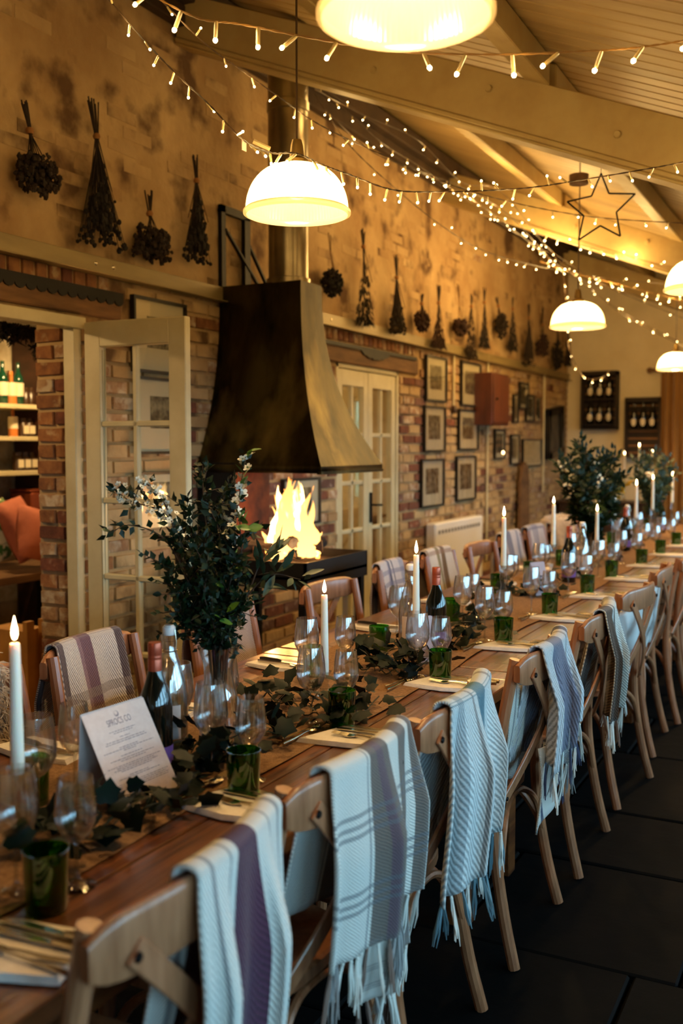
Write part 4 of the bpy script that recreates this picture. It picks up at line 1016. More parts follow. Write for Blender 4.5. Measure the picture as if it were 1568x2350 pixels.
def throw(chair, name, label, m, u0, u1, lf, lb, mf, amp=.012, folds=2.5, seed=0, fr=.085, shift=0, flare=1, slant=0, layer2=0, fslant=0, tass=None):
    """u0..u1: place along the crest (chair's own left-right); lf/lb: hang inside / outside; mf: tassel materials"""
    q = random.Random(seed); ph = q.uniform(0, 6)
    M = tm(chair); ce_ = tag(bpy.data.objects.new(name, None), label, 'throw', 'woven throws on the chairs'); col.objects.link(ce_)
    ce_.location = chair.location; ce_.rotation_euler = chair.rotation_euler
    nu = 34; tips = []
    def sheet(lf, lb, off, tipl, uu0=u0, uu1=u1):
        P = []
        for i in range(nu+1):
            u = i/nu; y = uu0+(uu1-uu0)*u; cx = crest_x(max(-.225, min(.225, y))); row = []; yc = (uu0+uu1)/2
            lbu = lb + slant*(u-.5); lfu = lf + fslant*(u-.5)
            nf, na, nb = 14, 8, 22
            fold = amp*(math.sin(2*PI*folds*u+ph)+.45*math.sin(2*PI*folds*2.3*u+ph*2))
            for j in range(nf):
                d = lfu*(1-j/nf); k = min(1, d/.14)
                row.append(Vector((cx+.02+off+.22*min(d, .3)+fold*k*.8+.004, yc+(y-yc)*(1+(flare-1)*k*.6)-shift*k*.5, .898-d)))
            for j in range(na):
                a = PI*j/na; row.append(Vector((cx+(.021+off)*math.cos(a), y, .899+(.014+off)*math.sin(a))))
            for j in range(nb+1):
                d = lbu*j/nb; k = min(1, d/.16)
                row.append(Vector((cx-.021-off-.012*k+fold*k*1.25-.01*k*math.sin(3*d*PI), yc+(y-yc)*(1+(flare-1)*k)+shift*min(1, d/.4)+.010*k*math.sin(fold*160), .898-d)))
            P.append(row)
        return P
    P = sheet(lf, lb, 0, True); b = MB(); b.grid(P); rows = [P]
    if layer2:      # longer fold showing below the outer one
        P2 = []
        for i in range(int(nu*.05), int(nu*.72)):
            e = P[i][-1]; row = []
            for j in range(14):
                d = -.07+(layer2+.07)*j/13; row.append(Vector((e.x+.017+.006*math.sin(i*.5+j*.2), e.y+.004*math.sin(i*.9), e.z-d)))
            P2.append(row)
        b2 = MB(); b2.grid(P2); rows.append(P2)
        ob = b2.build('under_fold', m, ce_, smooth=70); md = ob.modifiers.new('Solidify', 'SOLIDIFY'); md.thickness = .005; md.offset = 0
    ob = b.build('cloth', m, ce_, smooth=70); md = ob.modifiers.new('Solidify', 'SOLIDIFY'); md.thickness = .006; md.offset = 0
    if fr:
        tm_ = [tassel_mesh(mm, fr, seed*10+k) for k, mm in enumerate(mf)]
        for ri, PP in enumerate(rows):
            nt = tass or max(6, int((u1-u0)*flare/.0165)); 
            for k in range(nt):
                u = (k+.5)/nt*(len(PP)-1); i = int(u); f = u-i; e = PP[i][-1]*(1-f)+PP[min(i+1, len(PP)-1)][-1]*f
                o = link('tassel', tm_[(k//2+q.randrange(2)) % len(tm_)], ce_, loc=e); o.rotation_euler = (q.uniform(-.2, .2), q.uniform(-.22, .12), q.uniform(0, 6)); o.scale = (1, 1, q.uniform(.85, 1.2))
    return ce_
w_iv = mat('yarn_ivory', IV, rough=.95, sheen=.3); w_gr = mat('yarn_grey', GR, rough=.95, sheen=.3); w_bl = mat('yarn_blue', BL, rough=.95, sheen=.3); w_br = mat('yarn_brown', S(120,96,84), rough=.95, sheen=.3); w_nv = mat('yarn_navy', NV, rough=.95); w_mv = mat('yarn_mauve', MV, rough=.95)
# window side (the outside of the backs faces the windows); +u is the near end of each chair
throw(RCH[0], 'throw_blanket', 'ivory throw with a broad dark purple stripe on the nearest chair', throw_mat('throw_purple', IV, [(.05, .10, GR), (.24, .26, GR), (.44, .66, PU), (.72, .74, GR), (.88, .91, GR)], [], GR, wstr=.4), -.238, .055, .30, .62, [w_iv, w_iv, w_gr], .018, 1.8, 1, .085, .02, 1.14)
throw(RCH[1], 'throw_blanket', 'white and grey throw with a taupe stripe and long fringe, second chair', throw_mat('throw_taupe', IV, [(0.001, .06, TP), (.14, .30, TP), (.46, .53, TP), (.53, .60, S(104,84,92)), (.60, .67, TP), (.69, .70, GR)], [(.62, .632), (.645, .657), (.67, .68), (.82, .832), (.845, .857), (.87, .88)], S(104,106,112), wstr=.4), -.238, .135, .30, .36, [w_iv, w_iv, w_gr, w_br], .014, 1.6, 2, .09, .0, 1.06, 0, .12)
throw(RCH[2], 'throw_blanket', 'pale blue and white diagonal weave throw on the third chair', throw_mat('throw_blue', S(210,214,212), [(.10, .16, GR), (.42, .62, BL), (.68, .71, GR), (.84, .92, S(170,176,178))], [(.45, .46), (.475, .485)], BL, 150, wstr=.55, diag=.3), -.232, .13, .36, .39, [w_iv, w_bl, w_bl], .02, 2.2, 3, .095, .01, 1.0, .13)
throw(RCH[3], 'throw_blanket', 'white and navy flecked throw bunched on the fourth chair', throw_mat('throw_flecked', S(206,206,208), [(.05, .2, NV), (.30, .36, GR), (.55, .80, S(120,122,140))], [], NV, 140, wstr=.6, diag=.5), -.232, .125, .34, .30, [w_iv, w_gr, w_nv], .022, 2.6, 4, .1, .0, .9, .14, .05)
throw(RCH[4], 'throw_blanket', 'ivory throw with navy lines and a brown edge on the fifth chair', throw_mat('throw_navy', IV, [(.05, .09, NV), (.13, .17, NV), (.22, .25, NV), (.6, .66, TP), (.72, 1.0, BR)], [], NV, 150, wstr=.7), -.232, .085, .34, .36, [w_iv, w_iv, w_br, w_br], .02, 2.4, 5, .095, .02, .92, .06)
# wall side (the inside of the backs faces the camera); +u is the far end
throw(LCH[1], 'throw_blanket', 'cream throw with purple plaid bands on the wall side chair by the menu', throw_mat('throw_plaid', S(214,200,192), [(.0, .1, S(96,80,84)), (.34, .62, MV), (.40, .56, S(120,84,98)), (.9, 1.0, S(96,80,84))], [(.16, .18), (.2, .22), (.36, .37), (.39, .41)], S(150,130,120), 170, wstr=.8), -.17, .15, .46, .25, [w_mv, w_iv], .008, 1.3, 6, 0, .0, 1.0)
throw(LCH[2], 'throw_blanket', 'mauve and cream throw with a purple fringe behind the bouquet', throw_mat('throw_mauve', S(196,172,164), [(.1, .4, S(176,150,146)), (.45, .72, MV), (.52, .62, S(128,100,118))], [], MV, 170, wstr=.7), -.16, .19, .24, .25, [w_mv], .010, 1.4, 7, 0, .03, 1.12)
throw(LCH[4], 'throw_blanket', 'ivory throw with lavender and navy stripes left of the clear bottle', throw_mat('throw_lavender', S(212,200,200), [(.4, .7, S(140,136,160)), (.45, .50, NV), (.58, .62, NV), (.85, 1, S(170,166,180))], [(.22, .24), (.27, .29)], S(120,120,150), 150, wstr=.5), -.17, .13, .36, .40, [w_gr], .008, 1.5, 8, 0, 0, 1.0)
throw(LCH[5], 'throw_blanket', 'cream throw with olive and brown stripes behind the copper-topped bottle', throw_mat('throw_olive', S(220,206,194), [(.0, .1, S(130,110,78)), (.5, .62, S(140,126,92)), (.68, .8, S(122,92,66))], [(.3, .32)], S(150,110,90), 150, wstr=.5), -.19, .18, .4, .3, [w_iv], .01, 1.8, 9, 0, 0, 1.0)
throw(LCH[7], 'throw_blanket', 'white throw with one broad blue stripe on the wall side', throw_mat('throw_bluestripe', S(208,198,200), [(.3, .62, S(112,118,146)), (.84, .9, S(150,150,168))], [], NV, 150, wstr=.5), -.2, .2, .34, .3, [w_iv], .01, 1.5, 10, 0, 0, 1.0)
throw(LCH[8], 'throw_blanket', 'pale throw with blue checked lines next to the sheepskin', throw_mat('throw_bluecheck', S(200,192,198), [(.2, .3, S(120,124,150)), (.4, .75, S(150,150,170))], [(.3, .32), (.35, .37)], S(90,96,130), 150, wstr=.5), -.2, .2, .32, .3, [w_iv], .012, 1.5, 12, 0, 0, 1.0)
# white cloths tied inside the backs of two chairs
m_cloth = mat('white_cloth', S(214,214,210), S(190,192,190), 5, rough=.9)
for ci, lb in ((5, 'white cotton cloth hanging inside the sixth chair back'), (6, 'white cotton cloth hanging inside the seventh chair back'), (3, 'white cloth with navy stitching gathered on the fourth chair seat')):
    ch = RCH[ci]; P = []
    for i in range(25):
        u = i/24; y = -.17+.34*u; row = []
        for j in range(15):
            v = j/14; z = .80-.31*v; f = .012*math.sin(u*15+v*2)*v
            row.append((-.238-.012*math.sin(PI*v)+.045*v+f, y*1.12*(1-.12*v), z))
        P.append(row)
    b = MB().grid(P); o = b.build('seat_cloth', m_cloth if ci != 3 else throw_mat('throw_stitched', IV, [(.18, .24, NV), (.6, .63, NV), (.85, .88, GR)], [], NV, 150, wstr=.4), smooth=70)
    o.location = ch.location; o.rotation_euler = ch.rotation_euler; tag(o, lb, 'cloth', 'cloths on the chair backs'); md = o.modifiers.new('Solidify', 'SOLIDIFY'); md.thickness = .006
if True:    # hanging corner of the stitched cloth below the seat
    ch = RCH[3]; P = []
    for i in range(15):
        u = i/14; P.append([(-.285-.01*math.sin(u*9+j*.3), .08-.30*u*(.6+.4*j/12), .60-.26*(j/12)*(1-.35*u)) for j in range(13)])
    o = MB().grid(P).build('cloth_corner', bpy.data.materials['throw_stitched'], smooth=70); o.location = ch.location; o.rotation_euler = ch.rotation_euler
    tag(o, 'stitched white cloth corner hanging out behind the fourth chair', 'cloth'); o.modifiers.new('Solidify', 'SOLIDIFY').thickness = .006
# sheepskins
def sheepskin(ch, lb, u0, u1, lf, lb_, seed):
    q = random.Random(seed); t = thing('sheepskin', lb, 'sheepskin', ch.location, ch.rotation_euler.z, 'sheepskins over chair backs'); P = []
    b = MB(); nu, nv = 16, 22
    def pos(u, v):
        y = u0+(u1-u0)*u; cx = crest_x(max(-.225, min(.225, y)))
        s = v*(lf+lb_+.05)
        edge = 1-.10*(2*v-1)**2
        y = (u0+u1)/2+(y-(u0+u1)/2)*edge
        if s < lf: d = lf-s; return Vector((cx+.03+.25*min(d, .3), y, .90-d)), Vector((1, 0, .1))
        if s < lf+.05: a = PI*(s-lf)/.05; return Vector((cx+.03*math.cos(a), y, .90+.025*math.sin(a))), Vector((math.cos(a), 0, math.sin(a)))
        d = s-lf-.05; return Vector((cx-.03, y, .90-d)), Vector((-1, 0, .1))
    b.grid([[pos(i/nu, j/nv)[0] for j in range(nv+1)] for i in range(nu+1)], uv=False)
    o = b.build('hide', m_wool, t, smooth=70); o.modifiers.new('Solidify', 'SOLIDIFY').thickness = .015
    f = MB()
    for k in range(6500):
        p, n = pos(q.uniform(-.02, 1.02), q.uniform(0, 1)); d = (n.normalized()+Vector((q.gauss(0, .6), q.gauss(0, .6), q.gauss(-.3, .5)))).normalized(); l = q.uniform(.025, .05)
        f.tube([p, p+d*l*.6, p+d*l+Vector((q.gauss(0, .004), q.gauss(0, .004), -.008))], [.0026, .0022, .0006], 3, cap=False)
    tag(f.build('fleece', m_wool, t, smooth=80), kind='stuff')
sheepskin(LCH[0], 'grey-cream sheepskin over the chair back at the left edge', -.22, .14, .42, .3, 1)
sheepskin(LCH[9], 'large fluffy cream sheepskin over a wall side chair', -.26, .26, .34, .3, 2)
# =================================================================== glassware
def glass_profile(h, r, rim):
    o = [(0, 0), (.031, 0), (.032, .0015), (.022, .004), (.007, .009), (.0038, .02), (.0034, h*.36), (.0055, h*.405), (.014, h*.43), (r*.74, h*.5), (r*.97, h*.6), (r, h*.67), (r*.95, h*.8), (rim, h)]
    i = [(rim-.0012, h), (r*.95-.0016, h*.8), (r-.0018, h*.67), (r*.97-.0018, h*.6), (r*.74-.002, h*.505), (.012, h*.442), (0, h*.435)]
    return o+i
GMI = [1]*7+[0]*13
me_big = MB().lathe(glass_profile(.205, .0385, .031), 28, mis=GMI).mesh('wine_glass', [m_glass, m_stemg], 60)
me_sml = MB().lathe(glass_profile(.185, .0345, .028), 28, mis=GMI).mesh('wine_glass', [m_glass, m_stemg], 60)
me_tum = MB().lathe([(0, 0), (.031, 0), (.033, .003), (.0365, .096), (.0365, .097), (.035, .097), (.0345, .09), (.031, .012), (0, .010)], 28).mesh('tumbler', m_green, 50)
def put(me, name, x, y, lb, cat_, grp, z=TZ+.001):
    o = link(name, me, loc=(x, y, z)); o.rotation_euler = (0, 0, rng.uniform(0, 6)); return tag(o, lb, cat_, grp)
SY = [1.13, 1.73, 2.27, 2.88, 3.53, 4.20, 4.86, 5.56, 6.22, 6.88, 7.54, 8.2, 8.86]
BIG = [(-1.20, 1.165), (-1.255, 1.80), (-1.25, 2.25), (-1.21, 2.87), (-1.213, 3.52), (-1.23, 4.18), (-1.236, 4.83), (-1.25, 5.53)]
SML = [(-1.125, 1.225), (-1.15, 1.80), (-1.19, 2.335), (-1.155, 2.93), (-1.155, 3.57), (-1.165, 4.23), (-1.172, 4.93), (-1.18, 5.6)]
TUM = [(-1.112, 1.142), (-1.115, 1.716), (-1.165, 2.262), (-1.125, 2.85), (-1.13, 3.49), (-1.143, 4.16), (-1.145, 4.84), (-1.17, 5.5)]
GB, GS_, GT = 'large wine glasses on the window side', 'small wine glasses on the window side', 'green tumblers on the window side'
for k, Y in enumerate(SY):
    far = k >= 8
    b = BIG[k] if k < 8 else (-1.25+rng.uniform(-.02, .02), Y+.0); s_ = SML[k] if k < 8 else (-1.185+rng.uniform(-.015, .015), Y+.08); t_ = TUM[k] if k < 8 else (-1.14, Y-.02)
    nm = ORD[k]
    put(me_big, 'wine_glass', *b, ('%s of the large wine glasses on the window side' % nm) if nm else 'large empty wine glass in the far crowd on the window side', 'wine glass', GB if nm else 'far large glasses, window side')
    put(me_sml, 'wine_glass', *s_, ('%s of the small wine glasses on the window side' % nm) if nm else 'small empty wine glass in the far crowd on the window side', 'wine glass', GS_ if nm else 'far small glasses, window side')
    put(me_tum, 'tumbler', *t_, ('%s green glass tumbler on the window side' % nm) if nm else 'green glass tumbler in the far row on the window side', 'tumbler', GT if nm else 'far green tumblers, window side')
LB_ = [(-1.40, 1.42), (-1.44, 1.93), (-1.47, 2.62), (-1.50, 3.38), (-1.39, 3.76), (-1.475, 4.60), (-1.49, 5.2), (-1.5, 5.9), (-1.5, 6.6), (-1.5, 7.3), (-1.5, 8.0), (-1.5, 8.7)]
LS_ = [(-1.455, 1.585), (-1.43, 2.12), (-1.43, 2.80), (-1.55, 3.47), (-1.43, 3.99), (-1.50, 4.76), (-1.5, 5.33), (-1.53, 6.02), (-1.53, 6.7), (-1.53, 7.4), (-1.53, 8.1), (-1.53, 8.8)]
LT_ = [(-1.47, 1.475), (-1.52, 2.02), (-1.5, 2.72), (-1.47, 3.14), (-1.47, 3.85), (-1.55, 4.68), (-1.56, 5.26), (-1.57, 5.95), (-1.57, 6.65), (-1.57, 7.35), (-1.57, 8.05), (-1.57, 8.75)]
for k in range(12):
    nm = ORD[k]
    put(me_big, 'wine_glass', *LB_[k], ('%s of the large wine glasses on the wall side' % nm) if nm else 'large empty wine glass in the far crowd on the wall side', 'wine glass', 'large wine glasses on the wall side' if nm else 'far large glasses, wall side')
    put(me_sml, 'wine_glass', *LS_[k], ('%s of the small wine glasses on the wall side' % nm) if nm else 'small empty wine glass in the far crowd on the wall side', 'wine glass', 'small wine glasses on the wall side' if nm else 'far small glasses, wall side')
    put(me_tum, 'tumbler', *LT_[k], ('%s green glass tumbler on the wall side' % nm) if nm else 'green glass tumbler in the far row on the wall side', 'tumbler', 'green tumblers on the wall side' if nm else 'far green tumblers, wall side')

# ---- wine bottles
me_wb = MB().lathe([(0, 0), (.033, 0), (.0365, .004), (.037, .01), (.037, .155), (.0345, .18), (.022, .212), (.0155, .235), (.0145, .24)], 28).mesh('glass', m_dkbot)
me_cap = MB().lathe([(.0152, .238), (.0152, .262), (.0146, .264), (.0152, .266), (.0152, .27), (.0146, .272), (.0152, .274), (.0152, .296), (.014, .30), (0, .30)], 22).mesh('capsule', m_caps)
me_wl = MB().lathe([(.0374, .03), (.0374, .075)], 28).mesh('label', m_purple)
for x, y, lb in ((-1.345, 1.72, 'dark wine bottle with a copper cap behind the printed menu'), (-1.30, 3.25, 'dark wine bottle with a copper cap behind the lilac card, mid table'), (-1.34, 5.24, 'dark wine bottle with an orange cap left of a clear bottle'), (-1.40, 7.0, 'dark wine bottle with a red cap among the far glasses'), (-1.42, 8.55, 'farthest dark wine bottle near the curtain end')):
    t = thing('wine_bottle', lb, 'bottle', (x, y, TZ+.002), 0, 'red wine bottles along the table'); link('glass', me_wb, t); link('capsule', me_cap, t); link('label', me_wl, t)
# ---- swing-top water bottles
me_sw = MB().lathe([(0, 0), (.038, 0), (.042, .006), (.042, .13), (.038, .17), (.024, .222), (.0165, .245), (.0155, .27), (.0185, .272), (.0185, .285), (.0145, .285), (.0135, .25), (.022, .22), (.036, .168), (.0398, .13), (.0398, .012), (0, .01)], 28).mesh('glass', m_glass, 50)
me_wat = MB().lathe([(0, .012), (.0392, .013), (.0392, .13), (.0355, .168), (.030, .19), (0, .19)], 24).mesh('water', thin_glass('water', (.93,.95,.94,1), 1.0))
me_stop = MB().lathe([(0, .284), (.013, .284), (.0155, .288), (.0155, .303), (.011, .308), (0, .308)], 18).mesh('stopper', m_white)
me_wire = MB().tube([(.0195, 0, .245), (.021, 0, .268), (.017, 0, .297), (0, .017, .3), (-.017, 0, .297), (-.021, 0, .268), (-.0195, 0, .245)], .0013, 5).tube([(.0185*math.cos(i*PI/8), .0185*math.sin(i*PI/8), .247) for i in range(17)], .0013, 5).mesh('wire_bail', m_silver)
me_slab = MB().lathe([(.0425, .05), (.0425, .115)], 28).mesh('paper_label', m_paper)
# a label only on the front third
def part_label(r, z0, z1, a0, a1, m, n=10): 
    return MB().grid([[(r*math.cos(a0+(a1-a0)*i/n), r*math.sin(a0+(a1-a0)*i/n), z0+(z1-z0)*j) for j in range(2)] for i in range(n+1)], uv=False).mesh('paper_label', m, 60)
me_pl = part_label(.0425, .045, .125, -1.9, -.3, m_paper)
for x, y, lb in ((-1.42, 1.87, 'clear swing-top water bottle beside the wine bottle at the menu'), (-1.395, 3.24, 'clear swing-top bottle beside the third candle'), (-1.325, 5.46, 'clear swing-top bottle right of the orange-capped wine bottle'), (-1.43, 7.2, 'far clear swing-top bottle behind the tall bouquet')):
    t = thing('water_bottle', lb, 'bottle', (x, y, TZ+.002), 0, 'swing-top bottles along the table')
    for nm, me in (('glass', me_sw), ('water', me_wat), ('stopper', me_stop), ('wire_bail', me_wire), ('paper_label', me_pl)): link(nm, me, t)

# ---- candles in glass holders
me_flm = MB().lathe([(0, 0), (.0042, .004), (.0062, .011), (.0055, .02), (.003, .03), (.001, .038), (0, .042)], 12).mesh('flame', m_flame)
def candle(x, y, zb, L, lb, r=.0118, tall=True, z0=TZ, watts=.22):
    t = thing('candle_holder', 'glass holder of the '+lb, 'candle holder', (x, y, z0+.002), 0, 'glass candle holders'); h = zb-z0-.002
    if h < .08: pr = [(0, 0), (.034, 0), (.036, .004), (.036, h*.55), (.018, h*.8), (.0145, h), (.0125, h), (.0125, h-.02), (0, h-.025)]
    else: pr = [(0, 0), (.033, 0), (.034, .005), (.024, .02), (.013, .035), (.018, h*.4), (.011, h*.55), (.016, h*.72), (.0145, h*.85), (.021, h), (.0125, h), (.0125, h-.02), (0, h-.025)]
    MB().lathe(pr, 22).build('glass', m_stemg, t)
    c = thing('candle', lb, 'candle', (x, y, zb-.014), 0, 'lit taper candles on the tables'); L += .014
    MB().lathe([(0, 0), (r*1.05, 0), (r*1.05, .03), (r*.8, L-.004), (r*.7, L), (0, L-.001)], 18).build('wax', m_wax, c)
    MB().tube([(0, 0, L-.002), (.001, 0, L+.008)], .0012, 5).build('wick', m_iron, c)
    o = link('flame', me_flm, c, loc=(0, 0, L+.005)); o.scale = (1, 1, rng.uniform(.9, 1.15))
    if watts: point('candle_light', (0, 0, L+.022), watts, CANDLE, .012, c)
def cpx(px, pyb, X, L, lb, **k):
    p = onX(px, pyb, X); candle(X, p.y, p.z, L, lb, **k)
cpx(40, 1758, -1.335, .225, 'tall white candle at the left edge, nearest of all')
cpx(745, 1540, -1.335, .22, 'second white candle, between the wine glasses in front of the fire')
cpx(955, 1420, -1.295, .215, 'third white candle, before the clear swing-top bottle')
cpx(1156, 1297, -1.36, .21, 'fourth white candle, before the white heater')
cpx(1270, 1249, -1.40, .21, 'fifth white candle, before the large sheepskin')
cpx(1370, 1240, -1.36, .17, 'sixth candle, short and just right of the tall bouquet')
cpx(1410, 1190, -1.38, .21, 'seventh candle, behind the tall bouquet')
cpx(1460, 1187, -1.36, .22, 'eighth candle among the far glasses')
cpx(1498, 1167, -1.38, .22, 'ninth candle among the far glasses', watts=.2)
cpx(1543, 1152, -1.40, .22, 'tenth candle nearest the curtain', watts=.2)
for px, y0, y1, lb in ((1433, 1040, 1082, 'left candle of the three tall ones on the sideboard'), (1467, 1022, 1062, 'middle and highest candle of the three on the sideboard'), (1497, 1037, 1074, 'right candle of the three tall ones on the sideboard')):
    Y = YE-.3; p = onY(px, y1+8, Y); q = onY(px, y0, Y); candle(p.x, Y, p.z, q.z-p.z-.02, lb, z0=.85, watts=.2)

# =================================================================== napkins and cutlery
def napkin_mesh(pts, seed):
    """folded cloth: layered polygon with soft edges"""
    b = MB(); q = random.Random(seed)
    c = Vector((sum(p[0] for p in pts)/len(pts), sum(p[1] for p in pts)/len(pts), 0)); n = len(pts)
    for l in range(4):
        k = 1-.018*l; z = .0015+.0028*l; rows = []
        P = [c+(Vector((p[0], p[1], 0))-c)*k for p in pts]
        E_ = []
        for i in range(n):
            for s in range(5):
                t = s/5; E_.append(P[i]*(1-t)+P[(i+1) % n]*t)
        base = len(b.v)
        for p in E_: b.v.append((p.x+q.uniform(-.001, .001), p.y+q.uniform(-.001, .001), z))
        for p in E_: b.v.append((p.x*.996+c.x*.004, p.y*.996+c.y*.004, z+.0026))
        b.v.append((c.x, c.y, z+.0034)); m_ = len(E_)
        for i in range(m_):
            j = (i+1) % m_; b.f.append((base+i, base+j, base+m_+j, base+m_+i)); b.m.append(0); b.f.append((base+m_+i, base+m_+j, base+2*m_)); b.m.append(0)
        b.f.append(tuple(base+i for i in reversed(range(m_)))); b.m.append(0)
    return b.mesh('napkin', m_linen, 50)
# local frames: right side napkin has its point towards the middle of the table
nap_r = [napkin_mesh([(-.185, -.10), (-.125, .055), (.03, .075), (.065, -.055), (-.03, -.085)], 1), napkin_mesh([(-.18, -.08), (-.13, .06), (.04, .07), (.06, -.06), (-.05, -.09)], 2)]
nap_l = [napkin_mesh([(-.11, -.07), (-.10, .04), (.10, .06), (.13, -.04), (.02, -.08)], 3)]
def rod(pts, rs, n=8, sq=.5): return MB().tube(pts, rs, n, sq=sq)
def cut_fork():
    b = MB(); b.tube([(0, 0, .004), (.05, 0, .003), (.10, 0, .006), (.125, 0, .005)], [.0055, .0045, .0026, .003], 8, sq=.45)
    b.poly([(.123, -.003, .004), (.123, .003, .004), (.135, .0095, .002), (.148, .0105, .003), (.148, -.0105, .003), (.135, -.0095, .002)][::-1], .0018)
    for k in range(4):
        y = -.0088+.00587*k; b.tube([(.147, y, .004), (.165, y, .006), (.187, y*.95, .008)], [.0016, .0015, .0009], 5)
    return b.mesh('fork', m_silver)
def cut_knife(): 
    b = MB(); b.tube([(0, 0, .005), (.03, 0, .006), (.075, 0, .006), (.088, 0, .0055)], [.006, .0075, .0072, .005], 8, sq=.6, mi=1)
    b.poly([(.088, -.006, .004), (.16, -.0095, .004), (.195, -.008, .004), (.208, .0, .004), (.2, .007, .004), (.088, .0065, .004)], .0016)
    return b
def cut_spoon():
    b = MB(); b.tube([(0, 0, .004), (.05, 0, .003), (.11, 0, .006), (.125, 0, .005)], [.0055, .0045, .0026, .003], 8, sq=.45)
    b.blob((.15, 0, .005), (.026, .016, .004)); return b.mesh('spoon', m_silver, 60)
me_fork, me_spoon = cut_fork(), cut_spoon(); me_knife = cut_knife().mesh('knife', [m_silver, m_silver]); me_dknife = cut_knife().mesh('knife', [m_silver, m_dhand])
def lay(me, name, x, y, z, a, lb, grp):
    o = link(name, me, loc=(x, y, z)); o.rotation_euler = (0, 0, a); return tag(o, lb, name, grp)
for k, Y in enumerate(SY):
    nm = ORD[k]; x = -1.02; y = [1.03, 1.66, 2.19, 2.81, 3.46, 4.12, 4.80][k] if k < 7 else Y-.06; far = nm is None
    if k == 0: x = -1.0
    g = rng.uniform(-.08, .08)
    o = link('napkin', nap_r[k % 2], loc=(x, y, TZ+.001)); o.rotation_euler = (0, 0, g)
    tag(o, (nm+' folded white napkin on the window side') if nm else 'folded white napkin at a far window side place', 'napkin', 'napkins, window side' if nm else 'far napkins, window side')
    z = TZ+.0145
    if k < 9:
        w_ = lambda s: ('%s on the %s window side napkin' % (s, nm)) if nm else s+' on a far window side napkin'
        lay(me_fork, 'fork', x+.075, y-.045, z, PI-.06+g, w_('outer silver fork'), 'forks on window side napkins'); lay(me_fork, 'fork', x+.075, y-.018, z, PI+.10+g, w_('inner silver fork'), 'forks on window side napkins')
        lay(me_knife, 'knife', x+.085, y+.014, z, PI+.03+g, w_('lower silver knife'), 'knives on window side napkins'); lay(me_knife, 'knife', x+.085, y+.040, z, PI+.02+g, w_('upper silver knife'), 'knives on window side napkins')
    if k < 7:     # dessert fork and spoon above the napkin, handles towards the camera
        yb = [0, 1.62, 2.06, 2.66, 3.30, 3.98, 4.64][k]
        if k: lay(me_fork, 'fork', -1.225, yb, TZ+.007, PI/2-.12, '%s dessert fork lying along the runner, window side' % ORD[k-1], 'dessert forks along the runner'); lay(me_spoon, 'spoon', -1.205, yb-.03, TZ+.007, PI/2-.02, '%s dessert spoon lying along the runner, window side' % ORD[k-1], 'dessert spoons along the runner')
LN = [(-1.70, 1.75), (-1.68, 2.2), (-1.66, 2.80), (-1.67, 3.56), (-1.67, 4.3), (-1.67, 5.0), (-1.67, 5.7), (-1.67, 6.4), (-1.67, 7.0), (-1.67, 7.7)]
for k, (x, y) in enumerate(LN):
    nm = ORD[k]
    o = link('napkin', nap_l[0], loc=(x, y, TZ+.001)); o.rotation_euler = (0, 0, -.15); tag(o, (nm+' folded napkin on the wall side') if nm else 'folded napkin at a far wall side place', 'napkin', 'napkins, wall side' if nm else 'far napkins, wall side')
    if k < 6:
        lay(me_dknife, 'knife', x-.09, y+.0, TZ+.0145, -.12, 'dark-handled knife on the %s wall side napkin' % nm, 'knives on wall side napkins'); lay(me_fork, 'fork', x-.08, y-.03, TZ+.0145, -.05, 'fork on the %s wall side napkin' % nm, 'forks on wall side napkins')

